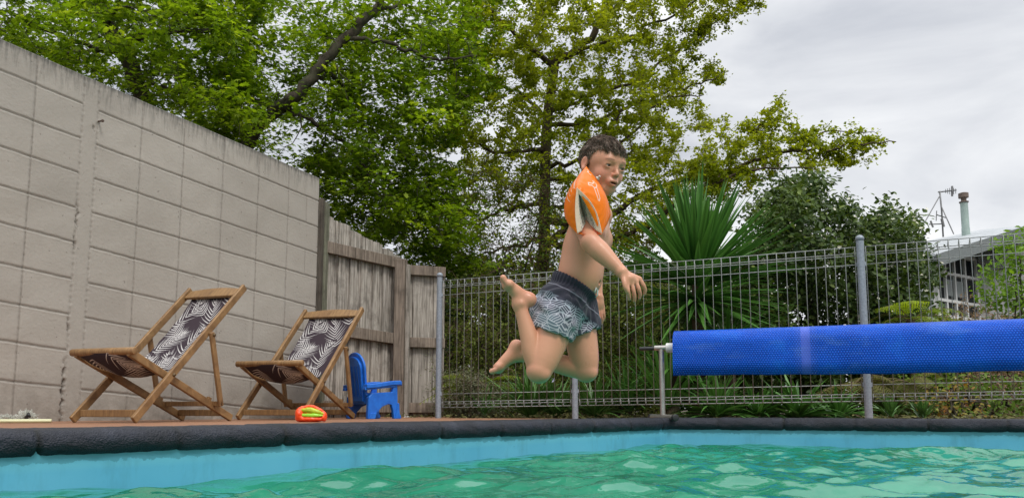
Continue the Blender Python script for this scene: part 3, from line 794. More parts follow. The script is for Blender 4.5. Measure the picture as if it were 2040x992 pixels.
# ================================================================== POOL COVER ROLLER
A0 = P(1345, 692, 5.0); A1 = P(2040, 672, 4.3); ad = nrm((A1 - A0) * np.array([1, 1, 0])); an = np.array([ad[1], -ad[0], 0])   # towards the water
if an[1] > 0: an = -an
z_ax = .478; LR = 3.6
rl = empty('pool_cover_roller', (A0[0], A0[1], 0)); tag(rl, 'blue bubble pool cover rolled on a steel stand with black handle beside the pool', 'pool cover roller')
prof = [(.097, .283), (.103, .36), (.104, .44)]
for k in range(0, 27):
    a = math.pi * (0.0 + 1.42 * k / 26); prof.append((.102 * math.cos(a), z_ax + .102 * math.sin(a)))
prof += [(.06, .368), (.087, .34), (.091, .283)]
prof = np.array(prof); arc = np.concatenate([[0], np.cumsum(np.linalg.norm(np.diff(prof, axis=0), axis=1))])
SL = np.linspace(0, LR, 420); m = len(prof); V = []; al = []; ac = []; rnd = np.random.default_rng(2)
for i, s in enumerate(SL):
    swell = 1 + .010 * math.sin(s * 2.3) + .006 * math.sin(s * 7.1); dr = .004 * math.sin(s * 3.1 + 1) + .0015 * math.sin(s * 19)
    for k, (a, z) in enumerate(prof):
        zz = z + (dr if z < .37 else 0) ; ndent = -.004 * math.exp(-((s - .80) / .03) ** 2)
        ww = .0018 * math.sin(s * 11 + k * .7)
        q = A0 + ad * s + an * (a * swell + (ndent + ww) * (1 if a > 0 else 0)); V.append((q[0], q[1], zz * 1.0)); al.append(s); ac.append(arc[k])
Fv = [(i*m+k, i*m+(k+1) % m, (i+1)*m+(k+1) % m, (i+1)*m+k) for i in range(len(SL)-1) for k in range(m)]
sizes = [4] * len(Fv) + [m, m]; ff = [x for f in Fv for x in f] + list(range(m)) + [(len(SL)-1)*m + k for k in range(m)][::-1]
def mat_bubble():
    t = NT('bubble_cover'); a = t.attr('along'); c_ = t.attr('arc')
    pit = .0155; fx = 2 * math.pi / pit; A = a.outputs['Fac']; B = c_.outputs['Fac']
    w = lambda x, y: t.math('COSINE', t.math('ADD', t.math('MULTIPLY', A, x * fx), t.math('MULTIPLY', B, y * fx)))
    h = t.math('ADD', t.math('ADD', w(1, 0.577), w(0, 1.155)), w(1, -0.577))
    d = t.ramp(t.math('MULTIPLY_ADD', h, .22, .33), [(.15, 0.0), (.62, 1.0)])
    p = t.obj(); n1 = t.noise(p, 5, 5, .6); n2 = t.noise(p, 40, 4)
    base = t.ramp(n1, [(.3, (.002, .042, .40)), (.6, (.003, .075, .58)), (.8, (.01, .16, .70))])
    c = t.mix(t.math('MULTIPLY', d, .75), base, (.01, .16, .80))
    sm = t.math('ABSOLUTE', t.math('SUBTRACT', A, .795)); seam = t.math('LESS_THAN', sm, .026); halo = t.math('MAXIMUM', t.math('MULTIPLY_ADD', sm, -14, 1), 0)
    c = t.mix(t.math('MULTIPLY', halo, t.math('MULTIPLY', n1, .5)), c, (.18, .24, .72))
    c = t.mix(t.math('MULTIPLY', seam, .40), c, (.09, .10, .38))
    dust = t.ramp(t.noise(t.obj(scale=(.7, 1, 2)), 4, 6, .6), [(.55, 0.), (.8, 1.)]); c = t.mix(t.math('MULTIPLY', dust, .35), c, (.20, .36, .62))
    t.col(c); t.rough(.36, .22)
    hb = t.math('MULTIPLY', d, t.math('SUBTRACT', 1, t.math('MULTIPLY', seam, .9))); t.bump(hb, .95, .008); return t.m
me = np_mesh('rolled_cover', V, ff, sizes, {'along': al, 'arc': ac})
link('rolled_cover', me, mat_bubble(), rl, smooth=True)
steel = simple('brushed_steel', (.42, .40, .37), .32, .85, var=.12, vscale=30); blk = simple('black_rubber', (.015, .015, .016), .45); white_pl = simple('white_plastic', (.72, .72, .70), .35, var=.05)
def stand(s0, sgn):
    b = A0 + ad * s0; zt = P(1320, 692, 5.0)[2]
    mb = MB(); mb.tube([(b[0], b[1], zt - .01), (b[0] , b[1], .03)], .0175, 18); st = mb.build('stand_leg', steel, rl, smooth=True); st.modifiers.new('e', 'EDGE_SPLIT')
    f0 = b - an * .16; f1 = b + an * .16
    # foot pipe lies roughly square to the roller but turned a little
    fdv = nrm(ad * .55 + an * .85); f0 = b - fdv * .19; f1 = b + fdv * .19
    mb = MB(); mb.tube([(f0[0], f0[1], .022), (f1[0], f1[1], .022)], .0195, 18); fo = mb.build('stand_foot', steel, rl, smooth=True); fo.modifiers.new('e', 'EDGE_SPLIT')
    for f, sg in ((f0, -1), (f1, 1)):
        mb = MB(); q = f + fdv * sg * .018; q2 = f - fdv * sg * .012; mb.tube([(q[0], q[1], .022), (q2[0], q2[1], .022)], .022, 16); mb.build('foot_cap', blk, fo, smooth=True, bevel=.004)
    h0 = b - ad * .045 * sgn; h1 = b + ad * .05 * sgn; mb = MB(); mb.tube([(h0[0], h0[1], zt), (h1[0], h1[1], zt)], .017, 18); mb.build('bearing_sleeve', steel, rl, smooth=True, bevel=.002)
    h2 = b + ad * .105 * sgn; h1 = b + ad * .032 * sgn; mb = MB(); mb.tube([(h1[0], h1[1], zt), (h2[0], h2[1], zt)], .031, 20); mb.build('hub', white_pl, rl, smooth=True, bevel=.004)
    return b, zt
b, zt = stand(-.09, 1); stand(LR + .09, -1)
h0 = b - ad * .04; h1 = b - ad * .145; mb = MB(); mb.tube([(h0[0], h0[1], zt - .002), (h1[0], h1[1], zt - .002)], .0125, 14); mb.build('handle', blk, rl, smooth=True, bevel=.004)

# ================================================================== SMALL BLUE CHAIR
blue = NT('blue_plastic'); nz = blue.noise(blue.obj(), 18, 5); blue.col(blue.ramp(nz, [(.3, (.007, .105, .50)), (.7, (.012, .165, .66))])); blue.rough(.33, .5); blue.bump(blue.noise(blue.obj(), 160, 3), .08, .002); blue = blue.m
kc = empty('toddler_chair', (0, 0, 0)); tag(kc, 'small bright blue plastic toddler armchair with rounded back near the timber fence', 'kids chair')
KW = .30
def plate(poly, y0, y1, name, par, bev=.005, mat=blue):
    mb = MB(); mb.prism([(x, y0, z) for x, z in poly], (0, y1 - y0, 0)); return mb.build(name, mat, par, bevel=bev, world_pts=False, segs=3)
# rounded back: a slightly leaning slab with an outer rim and an inner raised panel
def back_panel(w, h, z0, x0, th, name, lean=.20, curve=0.02, par=kc):
    pts = []; R = w / 2
    for k in range(21):
        a = math.pi * k / 20; pts.append((R * math.cos(a), z0 + h - R * .9 + R * .9 * math.sin(a)))
    pts += [(-R * .92, z0 + h * .45), (-R * .80, z0), (R * .80, z0), (R * .92, z0 + h * .45)]
    V = [(x0 - (z - z0) * lean, KW/2 + y, z) for y, z in pts] + [(x0 - (z - z0) * lean + th, KW/2 + y, z) for y, z in pts]; n = len(pts)
    F_ = [tuple(range(n))[::-1], tuple(range(n, 2*n))] + [(i, (i+1) % n, n + (i+1) % n, n + i) for i in range(n)]
    return MB().add(V, F_).build(name, blue, par, bevel=.007, world_pts=False, segs=3)
bk = back_panel(.27, .40, .11, .075, .022, 'backrest', .17); back_panel(.215, .345, .13, .052, .024, 'back_inset', .17, par=bk)
for yy in (.0825, .125, .175, .2175):
    mb = MB(); mb.beam((.048 - .04 * .17, yy, .17), (.048 - .26 * .17 , yy, .40), .006, .008, (0, 1, 0)); mb.build('groove_shade_bar', simple('blue_shadow_line', (.005, .06, .30), .4) if yy < .09 else bpy.data.materials['blue_shadow_line'], bk, world_pts=False)  # darker blue bars stand in for the shade of grooves; none are cut
mb = MB(); mb.box((.205, KW/2, .185), (.29, .25, .026)); mb.build('seat', blue, kc, bevel=.009, world_pts=False)
mb = MB(); mb.box((.345, KW/2, .155), (.022, .25, .06)); mb.build('seat_apron', blue, kc, bevel=.006, world_pts=False)
for (y0, y1) in ((-.012, .020), (KW - .020, KW + .012)):
    # one moulded side: slanted rear leg, seat rail, front leg, arm support
    poly = [(.055, 0), (.125, 0), (.152, .050), (.20, .092), (.26, .112), (.295, .105), (.312, .06), (.322, 0), (.372, 0), (.372, .03), (.358, .12), (.352, .262), (.318, .262), (.300, .206), (.10, .196), (.060, .165)]
    plate(poly, y0, y1, 'side_frame', kc)
    plate([(.335, 0), (.392, 0), (.392, .022), (.378, .035), (.370, .12), (.350, .12)], y0 - .006, y1 + .006, 'leg', kc, .004)
    plate([(.060, 0), (.128, 0), (.140, .045), (.08, .045)], y0 - .006, y1 + .006, 'leg', kc, .004)
    mb = MB(); yc = (y0 + y1) / 2
    V = []
    for x, z in ((.03, .262), (.12, .268), (.30, .292), (.375, .295), (.388, .285)): V.append((x, z))
    top = V; low = [(x, z - .034) for x, z in V][::-1]
    mb.prism([(x, yc - .034, z) for x, z in top + low], (0, .068, 0)); mb.build('armrest', blue, kc, bevel=.008, world_pts=False, segs=3)
    plate([(.02, .215), (.345, .246), (.345, .262), (.02, .236)], y0 - .004, y1 + .004, 'arm_rib', kc, .003)
kx = P(712, 836, 6.0); kc.location = (kx[0] + .04, kx[1] - .05, 0); kc.rotation_euler = (0, 0, math.radians(40)); kc.scale = (.88, 1.10, 1.02)

# ================================================================== ARMBAND LYING ON THE DECK
o3 = P(618, 838, 4.55); o3[2] = 0
orange_d = simple('orange_red_vinyl', (.85, .075, .012), .3, spec=.5, var=.12, vscale=18, bump=.2, bscale=35)
lime = simple('lime_vinyl', (.30, .62, .03), .3, var=.15, vscale=30, bump=.2, bscale=45); olive = simple('yellow_green_vinyl', (.42, .50, .02), .3, var=.15, vscale=30, bump=.2, bscale=45)
ab = empty('deflated_armband', o3); tag(ab, 'crumpled orange swimming armband with green panels lying on the deck before a deck chair', 'armband')
def sdf_obj(name, fn, lo, hi, h, mat, par, it=3, wr=0):
    s = SDF(lo, hi, h); fn(s)
    if wr:
        x = s.ax[0][:, None, None]; y = s.ax[1][None, :, None]; z = s.ax[2][None, None, :]
        s.v += (wr * np.sin(x * 150 + 3 * np.sin(z * 90)) * np.sin(z * 120 + 2 * np.sin(x * 60 + y * 70))).astype(np.float32)
    V, Q = s.mesh(); V = smooth_verts(V, Q, it); me = np_mesh(name, V, Q.ravel(), [4] * len(Q)); return link(name, me, mat, par, smooth=True, world_pts=False)
def f1(s):
    s.ell((0, 0, .018), (.088, .05, .020), k=.004); s.ell((-.058, 0, .045), (.030, .05, .043), k=.012); s.chain([(-.05, 0, .082), (0, 0, .090), (.045, 0, .074), (.086, 0, .050)], [.010, .011, .012, .008], k=.01)
    s.ell((.080, .01, .028), (.014, .04, .026), k=.008); s.ell((0, .035, .045), (.085, .022, .038), k=.01)
sdf_obj('outer_band', f1, (-.11, -.07, -.005), (.11, .08, .12), .0028, orange_d, ab, 3, .0012)
sdf_obj('upper_panel', lambda s: s.chain([(-.045, -.025, .068), (0, -.03, .070), (.045, -.028, .060), (.078, -.02, .050)], [.010, .016, .013, .006], k=.006), (-.11, -.07, 0), (.11, .08, .12), .0028, olive, ab, 3, .0010)
sdf_obj('lower_panel', lambda s: s.chain([(-.045, -.030, .040), (0, -.036, .039), (.04, -.034, .039), (.076, -.025, .038)], [.009, .0125, .011, .006], k=.006), (-.11, -.07, 0), (.11, .08, .12), .0028, lime, ab, 3, .0010)

# ================================================================== THINGS AT THE FOOT OF THE WALL, SCRAP
q0 = P(103, 839, 4.28); q1 = P(-120, 838, 4.1)
mb = MB(); mb.tube([(q0[0], q0[1], .011), (q1[0], q1[1], .011)], .0105, 14); o = mb.build('pole', simple('pale_yellow_plastic', (.62, .62, .38), .4, var=.06), None, smooth=True, bevel=.002)
tag(o, 'thin pale yellow plastic pole lying on the deck at the foot of the wall', 'pole')
def crumple(c, rx, ry, rz, seed, n=26):
    r = np.random.default_rng(seed); V = []; 
    for i in range(n):
        for j in range(n):
            a = 2 * math.pi * i / n; b = math.pi / 2 * j / (n - 1)
            k = 1 + .30 * math.sin(a * 5 + seed) * math.sin(b * 7) + .18 * math.sin(a * 11 + b * 13) + r.normal(0, .06)
            V.append((c[0] + rx * math.cos(a) * math.cos(b) * k, c[1] + ry * math.sin(a) * math.cos(b) * k, max(.002, c[2] + rz * math.sin(b) * k)))
    F_ = [(i*n+j, ((i+1) % n)*n+j, ((i+1) % n)*n+j+1, i*n+j+1) for i in range(n) for j in range(n-1)]
    return MB().add(V, F_)
tp = NT('clear_film'); tp.col((.55, .56, .50)); tp.rough(.18); tb = tp.n('ShaderNodeBsdfTransparent'); ms = tp.n('ShaderNodeMixShader', {0: .45}); tp.l(tb.outputs[0], ms.inputs[1]); tp.l(tp.b.outputs[0], ms.inputs[2]); tp.l(ms.outputs[0], tp.out.inputs[0])
bg_ = empty('plastic_bag', P(25, 838, 4.38)); bg_.location[2] = 0
tag(bg_, 'crumpled clear plastic bag holding something black at the foot of the wall', 'plastic bag')
c = P(52, 838, 4.42); c[2] = 0; crumple(c, .058, .05, .055, 3).build('bag_film', tp.m, bg_)
c = P(12, 838, 4.45); c[2] = 0; crumple(c, .095, .05, .035, 5).build('bag_film', tp.m, bg_)
c = P(56, 838, 4.36); mb = MB(); mb.tube([(c[0] - .006, c[1], .012), (c[0] - .012, c[1], .028), (c[0], c[1], .046), (c[0] + .01, c[1], .030)], [.008, .010, .012, .006], 8); mb.build('black_clip', blk, bg_, smooth=True)
c = P(813, 829, 7.0); c[2] = .0; o = crumple(c, .035, .02, .012, 8, 14).build('paper_scrap', simple('scrap_paper', (.7, .7, .68), .8)); tag(o, 'small crumpled white paper scrap on the deck by the timber fence', 'scrap')

# ================================================================== NEIGHBOUR'S HOUSE
hs = empty('house', (9.2, 14.5, 0)); tag(hs, 'white neighbouring house with low metal roof and large paned window beyond the bushes', 'house')
wh = simple('white_weatherboard', (.58, .58, .57), .6, var=.07, vscale=6); trim = simple('white_trim', (.66, .67, .66), .5, var=.05)
roofm = NT('metal_roof'); rp = roofm.obj(rot=(0, 0, .25)); wv = roofm.n('ShaderNodeTexWave', {'Vector': rp, 'Scale': 2.2, 'Distortion': 0.}); roofm.col(roofm.ramp(roofm.noise(rp, 3, 5), [(.3, (.32, .345, .36)), (.7, (.42, .44, .45))])); roofm.rough(.5, .4); roofm.bump(wv, .5, .03); roofm = roofm.m
fascia = simple('grey_fascia', (.17, .19, .19), .6, var=.1); lat = simple('lattice_paint', (.48, .49, .48), .6)
glass = NT('window_glass'); glass.col((.012, .016, .018)); glass.rough(.25, .12); glass.b.inputs['Metallic'].default_value = 0; glass = glass.m
a, b, c_, d = P(1848, 650, 12.6), P(1858, 650, 13.0), P(1946, 650, 13.9), P(2120, 650, 13.3)
def wall_poly(u0, Y0, u1, Y1, v0t, v1t, name, mat, zb=-.04, th=.12, vb=None):
    t0, t1 = P(u0, v0t, Y0), P(u1, v1t, Y1); t0[:2] = P(u0, 560, Y0)[:2]; t1[:2] = P(u1, 560, Y1)[:2]
    b0 = np.array([t0[0], t0[1], zb if vb is None else P(u0, vb[0], Y0)[2]]); b1 = np.array([t1[0], t1[1], zb if vb is None else P(u1, vb[1], Y1)[2]])
    # keep the wall upright
    n_ = nrm(np.cross(t1 - t0, [0, 0, 1.])); n_ = n_ if n_[1] > 0 else -n_
    return MB().prism([b0, b1, t1, t0], n_ * th).build(name, mat, hs)
wall_poly(1843, 16, 1858, 13.0, 505, 498, 'side_wall', simple('shaded_blue_board', (.42, .46, .46), .7, var=.06))
wall_poly(1858, 13.0, 1946, 13.9, 498, 484, 'window_wall', wh)
wall_poly(1946, 13.9, 2140, 13.0, 540, 530, 'end_wall', wh)
wall_poly(1946, 13.93, 2004, 13.64, 482, 462, 'gable_shade_panel', simple('painted_recess_shade', (.12, .12, .12), .8), vb=(541, 539), th=.05)  # flat dark panel; shade behind the lattice is put into its colour
wall_poly(2004, 13.64, 2140, 13.0, 464, 440, 'gable_wall', wh, vb=(541, 538), th=.05)
# window: frame with panes set in it
wn0, wn1 = np.array([*P(1863, 560, 13.05)[:2]]), np.array([*P(1942, 560, 13.86)[:2]]); wdv = nrm(wn1 - wn0); wnn = np.array([wdv[1], -wdv[0]]); WL = np.linalg.norm(wn1 - wn0)
z1 = P(1863, 500, 13.0)[2]; z0 = P(1863, 628, 13.0)[2]; zm = P(1863, 540, 13.0)[2]; zm2 = P(1882, 599, 13.2)[2]
def W3(s, z, n_=0): q = wn0 + wdv * s + wnn * n_; return (q[0], q[1], z)
win = MB()
cols = [0, .20, .43, .70, 1.0]
for f in cols: win.beam(W3(f * WL, z0, .02), W3(f * WL, z1, .02), .045, .06, (wdv[0], wdv[1], 0))
for z in (z0, zm2, zm, z1): win.beam(W3(0, z, .022), W3(WL, z, .022), .05, .065, (0, 0, 1))
wo_ = win.build('window', trim, hs)
for i in range(4):
    for (za, zb) in ((z0, zm2), (zm2, zm), (zm, z1)):
        mb = MB(); s0, s1 = cols[i] * WL + .03, cols[i+1] * WL - .03
        mb.prism([W3(s0, za + .035, .012), W3(s1, za + .035, .012), W3(s1, zb - .035, .012), W3(s0, zb - .035, .012)], (wnn[0] * -.008, wnn[1] * -.008, 0)); mb.build('pane', glass, wo_)
# light blinds behind some panes
for i, (za, zb) in ((1, (zm2, zm)), (2, (zm2, zm))):
    mb = MB(); s0, s1 = cols[i] * WL + .10, cols[i+1] * WL - .06
    mb.prism([W3(s0, za + .10, .018), W3(s1, za + .10, .018), W3(s1, zb - .10, .018), W3(s0, zb - .10, .018)], (wnn[0] * -.004, wnn[1] * -.004, 0)); mb.build('blind', simple('pale_blind', (.22, .25, .25), .3), wo_)
# lattice
lt = MB(); q0, q1 = P(1948, 500, 13.80), P(2003, 500, 13.45); zb_, zt_ = P(1975, 537, 13.6)[2], P(1975, 478, 13.6)[2]
for i in range(-8, 22):
    for sg in (1, -1):
        s0 = i / 14; s1 = s0 + sg * .58; pa, pb = [s0, zb_], [s1, zt_]
        def clip(pa, pb):
            (xa, ya), (xb, yb) = pa, pb
            t0, t1 = 0., 1.
            dx = xb - xa
            for bnd, sgn in ((0, 1), (1, -1)):
                va, vb = (xa - bnd) * sgn, (xb - bnd) * sgn
                if va < 0 and vb < 0: return None
                if va < 0: t0 = max(t0, -va / (vb - va))
                elif vb < 0: t1 = min(t1, va / (va - vb))
            return None if t1 <= t0 else ((xa + dx*t0, ya + (yb-ya)*t0), (xa + dx*t1, ya + (yb-ya)*t1))
        cc = clip(pa, pb)
        if cc is None: continue
        (xa, ya), (xb, yb) = cc; A_ = q0 + (q1 - q0) * xa; B_ = q0 + (q1 - q0) * xb
        off_ = .01 * sg; lt.beam((A_[0], A_[1] + off_, ya), (B_[0], B_[1] + off_, yb), .035, .008, (1, 0, 0))
lt.build('lattice', lat, hs)
Fp, FRp, BRp, BEp = P(1866, 507, 12.5), P(2048, 449, 13.3), P(1952, 458, 17.5), P(1812, 487, 16.5)
rf = MB().prism([Fp, FRp, BRp, BEp], (0, 0, -.05)).build('roof', roofm, hs)
mb = MB(); mb.beam(Fp - np.array([0, .03, .10]), FRp - np.array([0, .03, .10]), .20, .03, (0, 0, 1)); mb.build('barge_board', fascia, rf)
mb = MB(); mb.beam(Fp - np.array([.03, 0, .10]), BEp - np.array([.03, 0, .10]), .16, .04, (0, 0, 1)); mb.build('gutter', fascia, rf)
g2 = MB().prism([FRp + np.array([0, .0, .0]), FRp + np.array([3, -.4, -.75]), BRp + np.array([3, -.4, -.75]), BRp], (0, 0, -.05)).build('roof', roofm, hs)
mb = MB(); pa = P(2006, 470, 13.0); mb.beam(pa, P(2140, 492, 12.6), .22, .03, (0, 0, 1)); mb.build('barge_board', fascia, g2)
chz = P(1925, 474, 15); zt = P(1925, 404, 15)[2] - chz[2]
mb = MB(); mb.lathe(chz - np.array([0, 0, .12]), [(.10, 0), (.078, .14), (.074, .32), (.070, .33), (.070, zt + .12)], 20); ck = mb.build('chimney', simple('pale_green_flue', (.28, .36, .33), .55, var=.12, vscale=8), rf, smooth=True); ck.modifiers.new('e', 'EDGE_SPLIT')
mb = MB(); zc = chz + np.array([0, 0, zt]); mb.lathe(zc, [(.085, 0), (.088, .02), (.05, .035), (.05, .09), (.092, .10), (.092, .19), (.05, .205)], 20); mb.build('chimney_cowl', simple('rusty_cowl', (.13, .095, .075), .6, var=.2, vscale=20), ck, smooth=True).modifiers.new('e', 'EDGE_SPLIT')

an_ = empty('tv_antenna', P(1879, 470, 15.5)); tag(an_, 'thin grey rooftop television antenna with braced mast left of the flue', 'antenna'); am = simple('antenna_metal', (.20, .20, .20), .5, .5)
Yn = 15.5; mb = MB(); mb.tube([P(1879, 472, Yn), P(1876, 420, Yn), P(1872, 381, Yn)], .018, 6); mb.build('mast', am, an_, smooth=True)
for (p, q) in (((1871, 392), (1822, 478)), ((1874, 408), (1900, 466))): MB().tube([P(*p, Yn), P(*q, Yn - .3)], .012, 5).build('brace', am, an_)
mb = MB(); mb.tube([P(1869, 383, Yn), P(1905, 379, Yn)], .016, 5)
for u in (1884, 1888, 1892, 1896, 1900, 1904): mb.beam(P(u, 374 + abs(u - 1896) * .3, Yn - .3), P(u, 388 - abs(u - 1896) * .3, Yn + .3), .012, .012)
mb.tube([P(1897, 371, Yn), P(1897, 391, Yn)], .022, 5)
mb.build('upper_aerial', am, an_)
mb = MB(); mb.tube([P(1851, 447, Yn), P(1879, 446, Yn)], .013, 5); mb.tube([P(1866, 428, Yn), P(1885, 434, Yn)], .012, 5); mb.tube([P(1866, 420, Yn), P(1865, 440, Yn)], .01, 4); mb.tube([P(1854, 440, Yn), P(1859, 453, Yn)], .02, 5); mb.tube([P(1876, 436, Yn), P(1880, 452, Yn)], .03, 6)
mb.build('lower_aerial', am, an_)
# ================================================================== THE BOY IN MID JUMP
BY = 2.4
def B(u, v, dy=0.0): return P(u, v, BY + dy)
boy = empty('person', B(1130, 605)); tag(boy, 'barefoot boy in swim shorts jumping over the pool with bent knees and an orange armband', 'person')
def in_frame(f): return f
# ---- head frame
yaw = math.radians(31); pit = math.radians(-18); rol = math.radians(-4)
fwd = np.array([math.sin(yaw) * math.cos(pit), -math.cos(yaw) * math.cos(pit), math.sin(pit)])
up0 = np.array([0, 0, 1.]); lat_ = nrm(np.cross(fwd, up0)); upv = nrm(np.cross(lat_, fwd))
# lat_ points to the boy's right? (forward x up = right)
lat_ = lat_ * math.cos(rol) + upv * math.sin(rol) * -1; upv = nrm(np.cross(lat_, fwd))
Mh = np.stack([lat_, fwd, upv], 1)            # columns: right, forward, up
Hc = B(1199, 334, 0.0); HS = 0.90
def H(x, y, z): return Hc + Mh @ (np.array([x, y, z]) * HS)
def hr(*r): return np.array(r) * HS

skin = SDF(B(940, 790, 0)*[1,0,1] + [0, 2.04, 0], [B(1290, 500)[0], 2.68, B(1200, 255)[2]], .0025)
K = .02
# trunk
tM = lambda ang, yw: None
def axes(up, f):
    up = nrm(up); f = np.array(f, float); f = nrm(f - up * up.dot(f)); r = np.cross(f, up); return np.stack([r, f, up], 1)
pelv, waist, chest = B(1124, 612), B(1152, 548), B(1172, 478)
bf = np.array([math.cos(math.radians(22)), -math.sin(math.radians(22)), 0])
Mt = axes(chest - pelv, bf); Mp = axes(waist - pelv, bf)
skin.ell(pelv, (.088, .070, .075), Mp, .0)
skin.ell(waist + Mt @ [0, .004, 0], (.082, .066, .075), Mt, .03)
skin.ell(B(1163, 512), (.086, .066, .07), Mt, .03)
skin.ell(chest + Mt @ [0, -.002, .0], (.092, .066, .085), Mt, .03)
skin.ell(B(1176, 440), (.088, .050, .05), Mt, .03)
# shoulders and neck
shR, shL = B(1158, 432, -.085), B(1196, 430, .085)
skin.cone(shR, shL, .036, .036, .03)
skin.cone(B(1177, 425), H(0, -.025, -.045), .037, .033, .022)
skin.cone(B(1165, 430, .0), H(0, -.045, -.02), .036, .036, .02)
# belly and chest relief
skin.ell(waist + Mt @ [0, .030, -.01], (.055, .040, .06), Mt, .03)
skin.ell(B(1176, 468) + Mt @ [.040, .045, 0], (.035, .016, .03), Mt, .015); skin.ell(B(1176, 468) + Mt @ [-.040, .045, 0], (.035, .016, .03), Mt, .015)
skin.ell(waist + Mt @ [0, .0735, -.005], (.006, .010, .006), Mt, .004, 's')
# spine groove
skin.cone(waist + Mt @ [0, -.074, 0], chest + Mt @ [0, -.076, .03], .006, .006, .02, 's')
# near arm (right): comes towards the viewer and down to the front
eR = B(1176, 482, -.175); wR = B(1238, 541, -.215)
skin.chain([shR, (shR + eR) / 2, eR], [.036, .032, .028], .012)
skin.chain([eR, eR + (wR - eR) * .28, eR + (wR - eR) * .7, wR], [.0275, .0300, .0225, .0170], .010)
# far arm (left): behind the trunk, hand appears below
eL = B(1182, 520, .16); wL = B(1191, 590, .12)
skin.chain([shL, (shL + eL) / 2, eL], [.036, .032, .028], .015); skin.chain([eL, eL + (wL - eL) * .3, wL], [.026, .027, .016], .012)
# hands -------------------------------------------------
def finger(pts, r0, r1, k=.0015):
    n = len(pts); r0 *= .9; r1 *= .9; skin.chain(pts, [r0 + (r1 - r0) * i / (n - 1) for i in range(n)], k, m=.012)
d0 = -.215
# right hand seen from the back, fingers hanging and curling
kn = [B(1249, 566, d0 - .012), B(1258, 565, d0 - .005), B(1267, 561, d0 + .004), B(1274, 556, d0 + .013)]
wr = B(1239, 543, d0)
for i, q in enumerate(kn): skin.cone(wr + np.array([0, (i - 1.5) * .005, 0]), q, .0130, .0080, .008, m=.02)
skin.ell(B(1255, 555, d0), (.013, .017, .013), None, .010)
tips = [[(1251, 579, -.018), (1253, 589, -.012), (1254, 596, -.004)], [(1262, 579, -.008), (1264, 591, -.002), (1264, 600, .006)],
        [(1272, 575, .0), (1275, 586, .007), (1274, 594, .014)], [(1281, 567, .012), (1285, 577, .018), (1284, 585, .024)]]
for q, tp_ in zip(kn, tips): finger([q] + [B(u, v, d0 + y) for u, v, y in tp_], .0075, .0056)
finger([B(1242, 551, d0 - .012), B(1244, 563, d0 - .022), B(1246, 573, d0 - .024), B(1249, 580, d0 - .020)], .0090, .0060, .005)
# left hand below the trunk
d1 = .12; wl_ = B(1192, 594, d1)
kl = [B(1185, 612, d1 - .012), B(1190, 614, d1 - .005), B(1195, 614, d1 + .002), B(1200, 611, d1 + .010)]
for i, q in enumerate(kl): skin.cone(wl_, q, .0135, .0085, .008, m=.02)
skin.ell(B(1192, 605, d1), (.014, .014, .016), None, .010)
for q, tp_ in zip(kl, [[(1184, 626, -.014), (1187, 636, -.006), (1187, 645, .0)], [(1191, 629, -.006), (1194, 639, .0), (1192, 649, .008)], [(1197, 629, .002), (1199, 638, .010), (1197, 645, .016)], [(1202, 624, .010), (1203, 632, .016), (1201, 638, .022)]]):
    finger([q] + [B(u, v, d1 + y) for u, v, y in tp_], .0080, .0058)
finger([B(1187, 602, d1 - .012), B(1180, 612, d1 - .020), B(1176, 624, d1 - .022), B(1175, 632, d1 - .018)], .0090, .0062, .006)
# legs --------------------------------------------------
hpR, knR, anR = B(1114, 622, -.055), B(1074, 738, -.11), B(1035, 606, -.105)
skin.chain([hpR, hpR + (knR - hpR) * .35, hpR + (knR - hpR) * .75, knR], [.063, .0570, .0490, .0385], .016)
skin.ell(knR + np.array([.012, -.020, -.012]), (.016, .013, .017), None, .008)
dvr = anR - knR
skin.chain([knR + dvr * .02, knR + dvr * .28 + np.array([-.004, 0, 0]), knR + dvr * .5, knR + dvr * .8, anR], [.032, .0300, .0275, .0210, .0195], .003)
hpL, knL, anL = B(1149, 622, .050), B(1168, 738, .03), B(1043, 706, .10)
skin.chain([hpL, hpL + (knL - hpL) * .35, hpL + (knL - hpL) * .75, knL], [.060, .0530, .0470, .0375], .016)
skin.ell(knL + np.array([.014, -.022, -.010]), (.016, .012, .017), None, .008)
dvl = anL - knL
skin.chain([knL + dvl * .02, knL + dvl * .28, knL + dvl * .5, knL + dvl * .85, anL], [.032, .0325, .0290, .0210, .0195], .004)
skin.ell(pelv + Mp @ [.035, -.035, -.03], (.05, .05, .055), Mp, .02); skin.ell(pelv + Mp @ [-.035, -.035, -.03], (.05, .05, .055), Mp, .02)
# feet: heel, arch, ball, toes
def foot(ank, heel, ball, toe, side, r=1.0, sole=None):
    """side = across the foot towards the big toe"""
    sole = nrm(sole); ax = nrm(ball - heel); side = nrm(side - ax * side.dot(ax))
    skin.cone(ank, heel, .0185 * r, .0205 * r, .010); 
    mid = (ank + ball) / 2 * .5 + (heel + ball) / 2 * .5
    skin.chain([ank, mid, ball], [.0195 * r, .0165 * r, .0135 * r], .012)
    skin.cone(heel, ball + sole * .001, .018 * r, .0125 * r, .016)
    skin.cone(ball - side * .013, ball + side * .013, .0125 * r, .0135 * r, .010)
    skin.ell(ank + side * .016, (.008, .008, .008), None, .008); skin.ell(ank - side * .016, (.008, .008, .008), None, .008)
    L_ = nrm(toe - ball); tl = np.linalg.norm(toe - ball)
    for i, (o_, ll, rr_) in enumerate([(.0185, 1.0, .0092), (.0065, .98, .0066), (-.003, .88, .0062), (-.0115, .74, .0058), (-.0195, .58, .0055)]):
        b0 = ball + side * o_ * .9 * r; e_ = b0 + L_ * tl * ll; m_ = (b0 + e_) / 2 - sole * .003
        skin.chain([b0, m_, e_], [rr_ * 1.05 * r, rr_ * r * .95, rr_ * r], .0035, m=.012)
